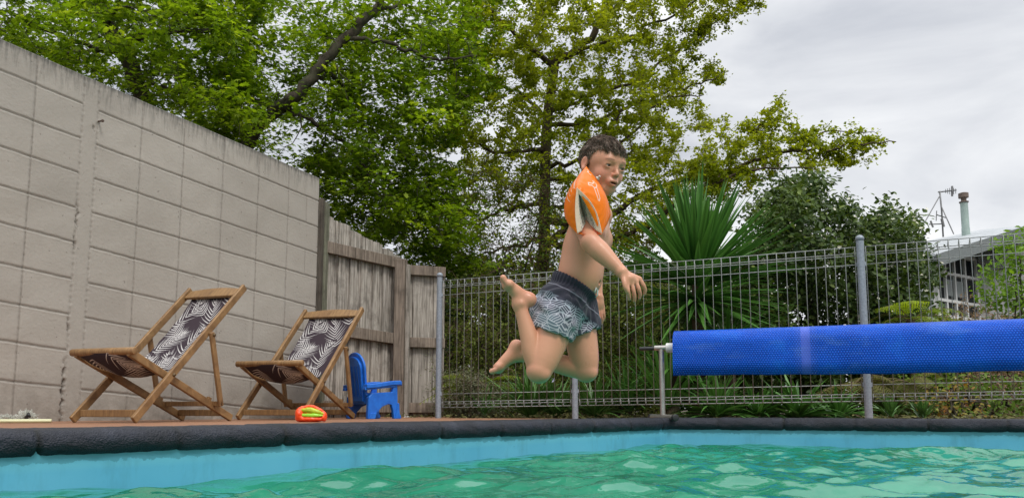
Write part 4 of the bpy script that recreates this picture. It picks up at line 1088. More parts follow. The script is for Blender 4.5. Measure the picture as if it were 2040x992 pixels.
foot(anR, B(1054, 597, -.098), B(1012, 568, -.118), B(999, 555, -.120), np.array([.10, -1, .15]), 1.0, np.array([.6, 0, .8]))
foot(anL, B(1029, 690, .095), B(993, 733, .082), B(979, 741, .078), np.array([-.15, -1, -.2]), 1.0, np.array([-.8, 0, .3]))
# head --------------------------------------------------
skin.ell(H(0, -.014, .030), hr(.071, .087, .074), Mh, .015)
skin.ell(H(0, .030, .018), hr(.062, .056, .052), Mh, .02)
skin.ell(H(0, .028, -.030), hr(.049, .053, .052), Mh, .02)
skin.cone(H(-.012, .058, -.074), H(.012, .058, -.074), .015, .015, .018); skin.cone(H(0, .064, -.072), H(0, .068, -.076), .011, .011, .012)
skin.cone(H(-.040, -.005, -.050), H(-.016, .05, -.070), .016, .013, .02); skin.cone(H(.040, -.005, -.050), H(.016, .05, -.070), .016, .013, .02)
for sx in (-1, 1):
    skin.ell(H(sx * .031, .052, -.030), hr(.024, .022, .024), Mh, .018)
    skin.ell(H(sx * .030, .086, .008), hr(.0165, .0125, .0095), Mh, .010, 's')
skin.cone(H(-.032, .072, .024), H(.032, .072, .024), .0075, .0075, .014)
# nose
skin.chain([H(0, .078, .014), H(0, .088, -.004), H(0, .0955, -.019)], [.0050, .0055, .0074], .008, m=.02)
for sx in (-1, 1):
    skin.ell(H(sx * .0085, .089, -.0235), hr(.0052, .0075, .0050), Mh, .005); skin.ell(H(sx * .0044, .0935, -.0275), hr(.0024, .004, .0024), Mh, .002, 's')
# lids and eyes
EYE = [H(sx * .0300, .0675, .0055) for sx in (-1, 1)]
for c in EYE:
    skin.ell(c, hr(.0158, .0152, .0148), None, .006)
    skin.ell(c + Mh @ [0, .016, -.0012], hr(.0122, .012, .0034), Mh, .002, 's')
# mouth, slightly open
skin.ell(H(0, .083, -.047), hr(.022, .011, .014), Mh, .012)
skin.chain([H(-.017, .083, -.0480), H(-.006, .0915, -.0440), H(0, .0915, -.0450), H(.006, .0915, -.0440), H(.017, .083, -.0480)], [.0026, .0038, .0036, .0038, .0026], .004, m=.02)
skin.chain([H(-.015, .082, -.0525), H(0, .0895, -.0580), H(.015, .082, -.0525)], [.0028, .0046, .0028], .004, m=.02)
skin.ell(H(0, .0925, -.0512), hr(.0140, .018, .0028), Mh, .002, 's')
# ears
for sx in (-1, 1):
    Me = Mh @ np.array(Matrix.Rotation(sx * .35, 3, 'Z'))
    skin.ell(H(sx * .0745, -.006, .000), hr(.006, .014, .0225), Me, .006); skin.ell(H(sx * .0805, -.004, .003), hr(.0042, .008, .014), Me, .003, 's')
    skin.ell(H(sx * .0765, -.001, -.021), hr(.006, .007, .008), Me, .005)
Vb, Qb = skin.mesh(); Vb = smooth_verts(Vb, Qb, 4)
# ---- skin tones stored per vertex, with shade painted round eyes and in nostrils
def near(p, r): return np.exp(-(np.linalg.norm(Vb - np.array(p), axis=1) / r) ** 2)
colr = np.tile(np.array([.57, .272, .165]), (len(Vb), 1))
def tint(w, c): global colr; w = np.clip(w, 0, 1)[:, None]; colr = colr * (1 - w) + np.array(c) * w
red = (.57, .225, .150)
for c in EYE: pass
for sx in (-1, 1): tint(near(H(sx * .036, .075, -.026), .022) * .42, (.60, .21, .16)); tint(near(H(sx * .078, -.005, 0), .022) * .5, (.58, .19, .13))
tint(near(H(0, .10, -.022), .012) * .35, red)
for q in (B(1266, 590, d0), B(1275, 584, d0 + .01), B(1258, 592, d0)): tint(near(q, .018) * .5, (.60, .22, .16))
tint(near(B(1192, 636, d1), .028) * .6, (.60, .20, .15))
tint(near(B(1052, 594, -.098), .030) * .6, (.62, .23, .165)); tint(near(B(1002, 558, -.118), .022) * .6, (.62, .23, .165)); tint(near(B(978, 741, .08), .020) * .55, (.62, .23, .165)); tint(near(B(1022, 700, .09), .025) * .35, (.62, .25, .18))
tint(near(knR, .035) * .5, red); tint(near(knL, .035) * .5, red); tint(near(B(1150, 500), .05) * .15, (.60, .33, .21)); tint(near(shR, .05) * .3, red); tint(near(eR, .03) * .3, red)
hl = (Vb - Hc) @ Mh / HS                     # head-local coordinates: right, forward, up
inh = np.linalg.norm(hl, axis=1) < .13
lx, ly, lz = hl.T
front = np.clip((ly - .055) / .015, 0, 1) * inh
lips = front * (np.exp(-((np.abs(lx)) / .0195) ** 6)) * np.exp(-((lz + .0505) / .0092) ** 4) * (ly > .0785)
tint(lips * .5, (.47, .15, .12))
mouth = inh * np.exp(-((lx / .0135) ** 4 + ((lz + .0512) / .0028) ** 4)) * (ly < .0935) * (ly > .06); tint(mouth, (.06, .012, .012))
for sx in (-1, 1):
    ax_ = sx * lx; brow = front * np.exp(-((lz - (.0265 - .10 * (ax_ - .030) ** 2 / .015 - .06 * (ax_ - .028))) / .0030) ** 2) * np.exp(-((ax_ - .031) / .0155) ** 6); tint(brow * .78, (.085, .045, .028))
    tint(front * np.exp(-((ax_ - .030) / .015) ** 2 - ((lz - .0) / .012) ** 2) * .12, (.36, .15, .10))  # eye socket shade put into the skin colour
    lash = front * np.exp(-((lz - .0098 + .9 * (ax_ - .030) ** 2 / .03) / .0013) ** 2) * np.exp(-((ax_ - .030) / .0125) ** 6); tint(lash * .85, (.04, .02, .015))
    tint(near(H(sx * .0044, .094, -.0275), .0032) * .7, (.14, .04, .03))  # nostril shade put into the skin colour
tint(near(B(1176, 470) + Mt @ [.046, .062, 0], .0065), (.40, .15, .11)); tint(near(B(1176, 470) + Mt @ [-.046, .062, 0], .0065), (.40, .15, .11))
def mat_skin():
    t = NT('skin'); a = t.attr('tone_colour'); n = t.noise(t.obj(), 38, 6, .6); n2 = t.noise(t.obj(), 260, 3)
    c = t.mix(t.ramp(n, [(.3, 0.), (.75, .35)]), (a, 'Color'), (.55, .235, .15)); t.col(c); t.rough(t.ramp(t.noise(t.obj(), 22, 5, .6), [(.35, .27), (.65, .50)]), .36)
    t.b.inputs['Subsurface Weight'].default_value = .0; t.b.inputs['Subsurface Radius'].default_value = (.012, .005, .003); t.b.inputs['Subsurface Scale'].default_value = .6
    t.bump(t.math('ADD', n2, t.math('MULTIPLY', n, 2)), .16, .0015); return t.m
me = np_mesh('body', Vb, Qb.ravel(), [4] * len(Qb), {'tone_colour': colr}); body = link('body', me, mat_skin(), boy, smooth=True)
# eyes
def mat_eye():
    t = NT('eye'); a = t.attr('tone_colour'); t.l(a.outputs['Color'], t.b.inputs['Base Color']); t.rough(.08, .5); return t.m
me_ = mat_eye(); look = nrm(Mh @ np.array([-.22, 1, -.10]))
for i, c in enumerate(EYE):
    V = []; cc = []; a_ = nrm(np.cross(look, [0, 0, 1.])); b_ = np.cross(a_, look); n, m = 28, 20
    for j in range(m + 1):
        th = math.pi * j / m
        for k in range(n):
            ph = 2 * math.pi * k / n; r = .0128 * HS; V.append(c + r * (look * math.cos(th) + (a_ * math.cos(ph) + b_ * math.sin(ph)) * math.sin(th)))
            cc.append((.006, .005, .004) if th < .24 else ((.045, .028, .016) if th < .50 else ((.02, .014, .01) if th < .56 else (.36, .31, .28))))
    F_ = [(j*n+k, j*n+(k+1) % n, (j+1)*n+(k+1) % n, (j+1)*n+k) for j in range(m) for k in range(n)]
    me = np_mesh('eye', V, [x for f in F_ for x in f], [4] * len(F_), {'tone_colour': np.array(cc)}); link('eye', me, me_, boy, smooth=True)
# ---- hair: scalp cap and combed tufts
def hairline(hx, hy, hz):
    """>0 where hair grows (head-local, hx across, hy forward, hz up)"""
    ax = abs(hx)
    front_ = hz - (.058 - .10 * max(0, ax - .045)) if hy > .035 else 1
    if hy > .012 and hz < .062 - .0 and hy <= .035: front_ = hz - (.058 - (.035 - hy) * 1.75)
    side = hz + .006 if hy > -.014 else (hz - (.010 - (abs(hy + .014)) * 1.35) + .012)
    if hy > .004 and ax > .045: side = min(side, hz - (-.004 + (hy - .004) * .6))
    return min(front_, side)
hs_ = SDF(H(0, 0, .02) - .125, H(0, 0, .02) + .125, .0028)
hs_.ell(H(0, -.014, .0325), hr(.0735, .0895, .0760), Mh, 0); hs_.ell(H(0, .028, .026), hr(.064, .058, .052), Mh, .02)
Vh, Qh = hs_.mesh(); hh = (Vh - Hc) @ Mh / HS
keep = np.array([hairline(*p) > -.001 for p in hh]); nz = np.sin(hh[:, 0]*190 + hh[:, 1]*60) * np.sin(hh[:, 1]*170 + 2*np.sin(hh[:, 2]*120)) * .0003
fac = Qh[keep[Qh].all(1)]; used, inv = np.unique(fac, return_inverse=True)
Vc = Vh[used] + ((Vh[used] - H(0, -.01, .03)) / np.linalg.norm(Vh[used] - H(0, -.01, .03), axis=1)[:, None]) * nz[used][:, None]
def mat_hair():
    t = NT('hair'); a = t.attr('tone'); c = t.ramp((a, 'Fac'), [(0, (.060, .040, .029)), (.5, (.19, .132, .098)), (1, (.44, .33, .26))]); t.col(c); t.rough(.5, .18); return t.m
M_hair = mat_hair()
tone_cap = np.full(len(Vc), .15)
r4 = np.random.default_rng(21); HV = [Vc]; HF = list(inv.reshape(-1)); HSz = [4] * len(fac); HT = [tone_cap]; base = len(Vc)
cand = hh[keep]; pick = r4.choice(len(cand), 8500, replace=True)
for i in pick:
    p = cand[i] + r4.normal(0, .0012, 3); nv = nrm((p - np.array([0, -.012, .015])) / np.array([.071, .087, .074]) ** 1.0)
    top = np.clip((p[2] - .045) / .04, 0, 1); frontness = np.clip((p[1] - .0) / .06, 0, 1)
    # top hair is combed forward and a little up, sides go down and forward
    flow = np.array([.10 + .25 * math.sin(p[0] * 150 + p[1] * 60) + r4.normal(0, .06), .75, .10]) * top + np.array([r4.normal(0, .04), .30, -.9]) * (1 - top)
    if top > .3 and p[1] > .02: flow = np.array([.05 + .5 * math.sin(p[0] * 210) + r4.normal(0, .07), .62, -.45])
    if top > .4 and p[1] < -.02: flow = np.array([.3 * math.sin(p[0] * 130 + p[1] * 90) + r4.normal(0, .08), .5, .12])
    flow = flow - nv * flow.dot(nv) * .85; flow = nrm(flow)
    ln = (.012 + .013 * top + (.007 if (p[1] > .03 and p[2] > .05) else 0)) * r4.uniform(.7, 1.25); lift = (.03 + .14 * top + .25 * top * max(0, math.sin(p[0] * 170 + 2) * math.sin(p[1] * 110))) * r4.uniform(.3, 1.2)
    pts = [p, p + (flow + nv * lift) * ln * .5, p + (flow + nv * lift * .5) * ln]
    side = nrm(np.cross(flow, nv)); w = r4.uniform(.0005, .0010)
    q = [p - side * w, p + side * w, pts[1] + side * w * .8, pts[1] - side * w * .8, pts[2], pts[1] + nv * w * .8]
    HV.append(np.array([H(*x) for x in q])); tn = np.clip(.42 + .18 * math.sin(p[0] * 170 + p[1] * 95) + r4.normal(0, .15), 0, 1); HT.append(np.full(6, tn))
    for f in ((0, 1, 2, 3), (3, 2, 4), (0, 3, 5), (1, 5, 2), (3, 4, 5), (2, 5, 4)): HF += [base + x for x in f]; HSz.append(len(f))
    base += 6
me = np_mesh('hair', np.vstack(HV), HF, HSz, {'tone': np.concatenate(HT)}); link('hair', me, M_hair, boy, smooth=True)

# ---- swim shorts
st = SDF([B(1045, 600)[0], 2.22, B(1100, 700)[2]], [B(1215, 600)[0], 2.56, B(1100, 528)[2]], .0025)
def cutplane(s, p, n):
    n = nrm(n); d = (s.ax[0][:, None, None] - p[0]) * n[0] + (s.ax[1][None, :, None] - p[1]) * n[1] + (s.ax[2][None, None, :] - p[2]) * n[2]; s.v = np.maximum(s.v, d.astype(np.float32))
def leg_field(hip, knee, r0, r1, hem_p, hem_n):
    s = SDF(st.lo, st.lo + (st.n - 1) * st.h, st.h); s.n = st.n; s.v = np.full(st.n, .05, np.float32); s.ax = st.ax
    e_ = hip + (knee - hip) * .80; s.chain([hip + (hip - knee) * .10, hip + (knee - hip) * .4, e_], [r0, (r0 + r1) / 2, r1], 0); cutplane(s, hem_p, hem_n); return s.v
hemR, hemL = B(1094, 664, -.08), B(1154, 668, .04)
nR = nrm((knR - hpR) + np.array([-.03, 0, -.0])); nL = nrm((knL - hpL) + np.array([.05, 0, -.02]))
vR = leg_field(hpR, knR, .072, .066, hemR, np.array([-.33, 0, -.94])); vL = leg_field(hpL, knL, .071, .062, hemL, np.array([.35, 0, -.93]))
st.ell(pelv + Mp @ [0, -.004, -.004], (.101, .084, .085), Mp, 0); st.ell(pelv + Mp @ [.0, -.030, -.03], (.090, .068, .068), Mp, .02); st.ell(waist + Mt @ [0, .0, -.03], (.090, .076, .06), Mt, .02)
wl_n = nrm(np.array([.50, .0, .86])); cutplane(st, B(1147, 566), wl_n)
for w_ in (vR, vL):
    hh_ = np.clip(.5 + .5 * (st.v - w_) / .014, 0, 1); st.v = st.v * (1 - hh_) + w_ * hh_ - .014 * hh_ * (1 - hh_)
cutplane(st, B(1147, 566), wl_n)
x = st.ax[0][:, None, None]; y = st.ax[1][None, :, None]; z = st.ax[2][None, None, :]
tt = (x - pelv[0]) * wl_n[0] + (z - pelv[2]) * wl_n[2]       # height along the trunk axis
ww = (x - pelv[0]) * .86 - (z - pelv[2]) * .5
wr_ = .0026 * np.sin(ww * 70 + 4 * np.sin(tt * 34 + y * 20) + 2.2 * np.sin(y * 48)) + .0017 * np.sin(tt * 120 + 5 * np.sin(ww * 42 + y * 30)) + .0011 * np.sin(y * 150 + ww * 130 + 2 * np.sin(tt * 80))
band = 1 / (1 + np.exp(-(tt - .047) / .003)); pucker = .0013 * np.sin(np.arctan2(y - pelv[1], ww) * 46)
st.v = st.v + (wr_ * (1 - band) + band * (pucker + .001)).astype(np.float32)
inner_ = SDF(st.lo, st.lo + (st.n - 1) * st.h, st.h); inner_.n = st.n; inner_.ax = st.ax; inner_.v = np.full(st.n, .05, np.float32)
for (h_, k_, r_) in ((hpR, knR, .058), (hpL, knL, .055)): inner_.cone(h_ + (k_ - h_) * .30, k_, r_, r_, 0)
st.v = np.maximum(st.v, -inner_.v)
Vs, Qs = st.mesh(); Vs = smooth_verts(Vs, Qs, 2)
th_ = ((Vs - pelv) @ wl_n); tw = (Vs[:, 0] - pelv[0]) * .86 - (Vs[:, 2] - pelv[2]) * .5
def mat_shorts():
    t = NT('swim_shorts'); a = t.attr('height'); Fh = a.outputs['Fac']; p = t.obj()
    v = t.n('ShaderNodeTexVoronoi', {'Vector': p, 'Scale': 38}); sub = t.n('ShaderNodeVectorMath', {0: (v, 'Color'), 1: (.5, .5, .5)}, operation='SUBTRACT'); nn_ = t.n('ShaderNodeVectorMath', {0: sub}, operation='NORMALIZE')
    dt = t.n('ShaderNodeVectorMath', {0: p, 1: nn_}, operation='DOT_PRODUCT')
    s1 = t.math('SINE', t.math('MULTIPLY', dt.outputs['Value'], 900)); stripes = t.ramp(s1, [(.40, 0.), (.62, 1.)])
    edge_ = t.n('ShaderNodeTexVoronoi', {'Vector': p, 'Scale': 38}, feature='DISTANCE_TO_EDGE'); ed = t.math('LESS_THAN', edge_, .03)
    pat = t.math('MAXIMUM', t.math('MULTIPLY', stripes, .9), ed)
    hgt = t.math('MULTIPLY_ADD', Fh, 6.6, .62)           # 0 at the hem, 1 at the waist
    dark = t.ramp(hgt, [(.05, (.085, .095, .12)), (.42, (.080, .078, .11)), (.56, (.030, .032, .050)), (1, (.022, .021, .034))])
    lite = t.ramp(hgt, [(.05, (.42, .41, .44)), (.30, (.45, .43, .48)), (.55, (.42, .45, .52)), (.66, (.085, .085, .12)), (1, (.045, .043, .062))])
    c = t.mix(pat, dark, lite); n = t.noise(p, 12, 3); c = t.mix(t.math('MULTIPLY', t.ramp(n, [(.45, 0.), (.65, 1.)]), .22), c, (.05, .20, .20))
    c2 = t.mix(t.math('GREATER_THAN', hgt, .66), c, t.mix(.92, c, (.024, .023, .036)))
    seam = t.math('LESS_THAN', t.math('ABSOLUTE', t.math('SUBTRACT', hgt, .86)), .012); c3 = t.mix(t.math('MULTIPLY', seam, .5), c2, (.30, .30, .36))
    t.col(c3); t.rough(.8, .25); t.b.inputs['Sheen Weight'].default_value = .1; return t.m
me = np_mesh('swim_shorts', Vs, Qs.ravel(), [4] * len(Qs), {'height': th_}); link('swim_shorts', me, mat_shorts(), boy, smooth=True)
# drawstring
mb = MB(); f0 = B(1186, 592, -.035); mb.tube([f0, B(1190, 588, -.04), B(1191, 578, -.042), B(1188, 573, -.04), B(1185, 582, -.045)], .0022, 6); mb.build('drawstring', simple('white_cord', (.55, .60, .58), .7), boy, smooth=True)

# ---- inflatable armband round the near upper arm
def armband():
    root = empty('armband', B(1170, 420, -.13)); tag(root, 'bright inflated orange swimming armband with white seams on the jumping boy\'s upper arm', 'armband')
    Y0 = -.20
    # mouth outline (open end towards viewer) and back outline, as closed loops with matching points
    R_ = B(1149, 374, Y0 - .015); Lb = B(1150, 466, Y0 + .005); Rb = B(1199, 467, Y0 + .010)
    Tt = B(1168, 331, -.105); Tl = B(1128, 432, -.10); Tr = B(1217, 428, -.10)
    # panels are bulged surfaces between mouth edge and back edge
    def coons(a, b, c, d, bul, n=44, m=44, bdir=None, lob=0, edges=None):
        """a-b mouth edge, d-c back edge; inflated along the normal"""
        nn = nrm(np.cross(b - a, d - a)); nn = nn if bdir is None or nn.dot(bdir) > 0 else -nn
        V = np.zeros((n, m, 3)); U = np.zeros((n, m, 2))
        for i in range(n):
            for j in range(m):
                u, v = i / (n-1), j / (m-1); p = a*(1-u)*(1-v) + b*u*(1-v) + c*u*v + d*(1-u)*v
                bu = bul * (math.sin(math.pi*u) ** .55) * (math.sin(math.pi*v) ** .55)
                cr_ = .0014 * math.sin(u * 47 + 5*math.sin(v*9+u*5)) * math.exp(-v*7) + .0010 * math.sin(v * 37 + 6*math.sin(u*7+v*4)) * (math.exp(-u*7) + math.exp(-(1-u)*7))
                V[i, j] = p + nn * (bu + cr_ * (math.sin(math.pi*u)*math.sin(math.pi*v)) ** .25); U[i, j] = (u, v)
        return V, U
    def grid_obj(V, U, name, mat, par, th=0, paint=None):
        n, m = V.shape[:2]; ix = np.arange(n*m).reshape(n, m); Q = np.stack([ix[:-1, :-1].ravel(), ix[1:, :-1].ravel(), ix[1:, 1:].ravel(), ix[:-1, 1:].ravel()], 1)
        at = {}
        if paint is not None: at['ink'] = paint
        me = np_mesh(name, V.reshape(-1, 3), Q.ravel(), [4]*len(Q), at); o = link(name, me, mat, par, smooth=True)
        if th: s_ = o.modifiers.new('t', 'SOLIDIFY'); s_.thickness = th; s_.offset = 0
        return o
    tO = NT('orange_vinyl'); ai = tO.attr('ink'); pO = tO.obj(); nO = tO.noise(pO, 26, 4)
    cO = tO.mix((ai, 'Fac'), (.96, .225, .002), (.88, .74, .62)); tO.col(cO); tO.rough(.28, .3); tO.bump(nO, .22, .006)
    trO = tO.n('ShaderNodeBsdfTranslucent'); tO.l(cO.outputs[2], trO.inputs[0]); msO = tO.n('ShaderNodeMixShader', {0: .30}); tO.l(tO.b.outputs[0], msO.inputs[1]); tO.l(trO.outputs[0], msO.inputs[2]); tO.l(msO.outputs[0], tO.out.inputs[0])
    vw = np.array([0, -1., 0])
    def ink_lines(U, lines, w):
        n, m = U.shape[:2]; k = np.zeros((n, m))
        for ln in lines:
            for (p, q) in zip(ln[:-1], ln[1:]):
                p, q = np.array(p), np.array(q); d = q - p; t = np.clip(((U - p) @ d) / (d @ d + 1e-9), 0, 1); dist = np.linalg.norm(U - p - t[..., None] * d, axis=2); k = np.maximum(k, np.clip((w - dist) / (w * .5), 0, 1))
        return k.ravel()
    N = 110
    # right hand (large) panel: mouth edge R->Rb, back edge T->Tr
    V, U = coons(R_, Rb, Tr, Tt, .034, N, N, np.array([.75, -.6, .35]))
    mark = [[(.15, .30), (.20, .36), (.26, .36), (.30, .44), (.27, .52), (.20, .54)], [(.26, .36), (.34, .30), (.42, .26), (.47, .24)], [(.30, .44), (.38, .36), (.47, .31), (.49, .25)], [(.15, .30), (.12, .36), (.19, .42), (.21, .48), (.18, .52)], [(.03, .86), (.06, .80), (.04, .74), (.09, .70), (.12, .74)]]
    grid_obj(V, U, 'outer_panel', tO.m, root, .0, ink_lines(U, mark, .013))
    # left panel: mouth edge R->Lb, back edge T->Tl
    V2, U2 = coons(R_, Lb, Tl, Tt, .036, N, N, np.array([-.9, -.35, .2]))
    txt = []
    r5 = np.random.default_rng(8)
    for row in range(3):
        u0 = .10 + row * .085; v = .22
        while v < .80:
            L_ = r5.uniform(.02, .05); txt.append([(u0, v), (u0 + r5.uniform(-.01, .012), v + L_)]); v += L_ + .028
    txt.append([(.08, .14), (.08, .86)]); txt.append([(.36, .16), (.36, .84)])
    grid_obj(V2, U2, 'outer_panel', tO.m, root, .0, ink_lines(U2, txt, .011))
    # underside panel closes the bag behind the arm
    V3, U3 = coons(Lb, Rb, Tr, Tl, .012, 40, 40, np.array([0, 1., -1])); grid_obj(V3, U3, 'outer_panel', tO.m, root, .0, np.zeros(1600))
    # white flat seams along the mouth and grey printed lining falling in to the arm
    sm_ = NT('white_seam'); sm_.col((.90, .76, .62)); sm_.rough(.4, .3); sm_.bump(sm_.noise(sm_.obj(), 120, 4), .3, .004); trs = sm_.n('ShaderNodeBsdfTranslucent'); trs.inputs[0].default_value = (.95, .75, .55, 1); mss = sm_.n('ShaderNodeMixShader', {0: .35}); sm_.l(sm_.b.outputs[0], mss.inputs[1]); sm_.l(trs.outputs[0], mss.inputs[2]); sm_.l(mss.outputs[0], sm_.out.inputs[0]); seamM = sm_.m
    tl_ = NT('printed_lining'); pl_ = tl_.obj(scale=(1, 1, 1)); wv = tl_.n('ShaderNodeTexNoise', {'Vector': tl_.obj(scale=(1, 1, 3.0)), 'Scale': 190, 'Detail': 2})
    rows_ = tl_.n('ShaderNodeTexWave', {'Vector': tl_.obj(rot=(0, .25, 0)), 'Scale': 34, 'Distortion': 1.5, 'Detail': 2}); kk = tl_.math('MULTIPLY', tl_.ramp(wv, [(.50, 0.), (.54, 1.)]), tl_.ramp(rows_, [(.35, 0.), (.5, 1.)]))
    tl_.col(tl_.mix(kk, (.70, .62, .54), (.12, .09, .08))); tl_.rough(.45)
    def strip(a, b, inn, w, name, mat, sag, n=30, m=12):
        V = np.zeros((n, m, 3)); U = np.zeros((n, m, 2)); d = nrm(inn)
        for i in range(n):
            for j in range(m):
                u, v = i/(n-1), j/(m-1); p = a*(1-u) + b*u; ww_ = w * (1 if name == 'seam' else (.12 + .88*u ** .8)); V[i, j] = p + d * ww_ * v + np.array([0, sag, 0]) * v * (.3 + .7*u) + np.array([0, .0012*math.sin(u*50), 0]) * v
        return grid_obj(V, U, name, mat, root, .0016)
    def bow(a, b, off, n=30):
        return [a*(1-i/(n-1)) + b*(i/(n-1)) + off*math.sin(math.pi*i/(n-1)) for i in range(n)]
    def ribbon(e0, e1, name, mat, m=8, rip=0.0):
        n = len(e0); V = np.zeros((n, m, 3))
        for i in range(n):
            for j in range(m):
                v = j/(m-1); V[i, j] = e0[i]*(1-v) + e1[i]*v + np.array([0, rip*math.sin(i*1.9)*math.sin(math.pi*v), 0])
        return grid_obj(V, np.zeros((n, m, 2)), name, mat, root, .0014)
    yv = np.array([0, -.004, 0])
    eL0 = bow(R_ + yv, Lb + yv, np.array([-.006, 0, 0])); apexI = B(1152, 386, Y0 - .012); eL1 = bow(apexI, B(1159, 460, Y0 + .006) , np.array([-.003, 0, 0])); ribbon(eL0, eL1, 'seam', seamM)
    eR0 = bow(R_ + yv, Rb + yv, np.array([.014, 0, .010])); eR1 = bow(apexI, B(1187, 459, Y0 + .012), np.array([.013, 0, .008])); ribbon(eR0, eR1, 'seam', seamM)
    cl = bow(B(1154, 386, Y0 + .008), B(1168, 440, Y0 + .050), np.array([.000, .02, 0])); cr2 = cl
    ribbon(eL1, cl, 'lining', tl_.m, 10, .0015); ribbon(eR1, cr2, 'lining', tl_.m, 10, .0015)
    # valve
    vv = B(1190, 356, -.145); mb = MB(); mb.lathe(vv, [(.0065, 0), (.0065, .003), (.003, .004), (.003, .009), (.004, .010), (.003, .012)], 14, (.6, -.6, .5)); mb.build('valve', simple('clear_valve', (.55, .5, .45), .25), root, smooth=True)
    return root
armband()
# ================================================================== VEGETATION
GZ = -.045
def in_poly(p, poly):
    poly = np.array(poly, float); x, y = p[:, 0], p[:, 1]; c = np.zeros(len(p), bool); n = len(poly)
    for i in range(n):
        a, b = poly[i], poly[i-1]; m = ((a[1] > y) != (b[1] > y)); xi = (b[0]-a[0]) * (y-a[1]) / (b[1]-a[1] + 1e-9) + a[0]; c ^= m & (x < xi)
    return c
def edge_dist(p, poly):
    poly = np.array(poly, float); d = np.full(len(p), 1e9)
    for i in range(len(poly)):
        a, b = poly[i-1], poly[i]; ab = b - a; t = np.clip(((p - a) @ ab) / (ab @ ab + 1e-9), 0, 1); d = np.minimum(d, np.linalg.norm(p - a - t[:, None] * ab, axis=1))
    return d
def PV(u, v, Y):
    x = (u - CX) / F_PX; y = (CY - v) / F_PX; t = Y / (cp_ - y * sp_); return np.stack([x * t, Y + 0 * t, ZC + (sp_ + y * cp_) * t], 1)
def sample_crown(poly, n, Yc, half, rng, soft=90.):
    """points in a crown whose outline was surveyed from the photo; it rounds off in depth towards its outline"""
    poly = np.array(poly, float); lo, hi = poly.min(0), poly.max(0); out = []
    tot = 0
    while tot < n:
        p = rng.uniform(lo, hi, (n * 2, 2)); p = p[in_poly(p, poly)]; out.append(p); tot += len(p)
    p = np.vstack(out)[:n]; d = np.clip(edge_dist(p, poly) / soft, 0, 1); hw = half * np.sqrt(1 - (1 - d) ** 2 + .02)
    Y = Yc + rng.uniform(-1, 1, n) * hw; return PV(p[:, 0], p[:, 1], Y), p

def leaves_mesh(name, pos, nrmv, dirv, size, tmpl, tone, mat, parent, droop=0.):
    """one mesh of separate leaves. tmpl=(verts Nx3 [x across, y along, z up], faces)"""
    n = len(pos); nv = nrmv / np.linalg.norm(nrmv, axis=1)[:, None]; d = dirv - nv * (dirv * nv).sum(1)[:, None]; d /= np.linalg.norm(d, axis=1)[:, None] + 1e-9; s_ = np.cross(d, nv)
    T = np.array(tmpl[0], float); m = len(T); sz = size[:, None, None]
    V = pos[:, None, :] + sz * (T[None, :, 0:1] * s_[:, None, :] + T[None, :, 1:2] * d[:, None, :] + T[None, :, 2:3] * nv[:, None, :])
    faces = tmpl[1]; fl = np.concatenate([np.array(f) for f in faces]); sizes = np.tile([len(f) for f in faces], n)
    ff = (fl[None, :] + (np.arange(n) * m)[:, None]).ravel()
    me = np_mesh(name, V.reshape(-1, 3), ff, sizes, {'tone': np.repeat(tone, m)})
    return link(name, me, mat, parent)
# leaf templates
def star():
    V = [(0, 0, 0)]; F_ = []; angs = [-100, -48, 0, 48, 100]; L_ = [.62, .92, 1.0, .92, .62]
    for a, l in zip(angs, L_): t = math.radians(a); V.append((l * math.sin(t) * .62, .25 + l * math.cos(t) * .62, -.13 * l))
    for a in (-128, -74, -24, 24, 74, 128): t = math.radians(a); V.append((.25 * math.sin(t), .25 + .25 * math.cos(t), 0.02))
    for i in range(5): F_.append((0, 6 + i, 1 + i)); F_.append((0, 1 + i, 7 + i))
    return V, F_
STAR = star()
FAN = ([(0, 0, 0), (-.5, .62, .05), (-.26, .92, -.03), (0, .82, .06), (.26, .92, -.03), (.5, .62, .05)], [(0, 3, 2, 1), (0, 5, 4, 3)])
OVAL = ([(0, 0, 0), (-.24, .35, .07), (-.2, .7, .05), (0, 1, -.06), (.2, .7, .05), (.24, .35, .07), (0, .5, -.02)], [(0, 6, 2, 1), (6, 3, 2), (0, 5, 4, 6), (6, 4, 3)])

class Tubes:
    def __init__(s): s.P = []; s.R = []; s.N = []
    def add(s, pts, r, n=4): s.P.append(np.asarray(pts, float)); s.R.append(np.asarray(r, float)); s.N.append(n)
    def build(s, name, mat, parent):
        VV = []; FF = []; base = 0
        for pts, r, n in zip(s.P, s.R, s.N):
            m = len(pts); t = np.gradient(pts, axis=0); t /= np.linalg.norm(t, axis=1)[:, None] + 1e-9
            ref = np.where(np.abs(t[:, 2:3]) < .9, np.array([[0, 0, 1.]]), np.array([[1., 0, 0]])); ref = ref if n < 6 else np.tile(ref[:1], (m, 1))
            a = np.cross(t, ref); a /= np.linalg.norm(a, axis=1)[:, None] + 1e-9; b = np.cross(t, a); k = np.arange(n) * 2 * np.pi / n
            V = pts[:, None, :] + r[:, None, None] * (a[:, None, :] * np.cos(k)[None, :, None] + b[:, None, :] * np.sin(k)[None, :, None]); VV.append(V.reshape(-1, 3))
            i = np.arange(m - 1)[:, None]; kk = np.arange(n)[None, :]; k2 = (kk + 1) % n
            FF.append((np.stack([i*n+kk, i*n+k2, (i+1)*n+k2, (i+1)*n+kk], 2) + base).reshape(-1, 4)); base += m * n
        F_ = np.vstack(FF); me = np_mesh(name, np.vstack(VV), F_.ravel(), [4] * len(F_)); return link(name, me, mat, parent, smooth=True)

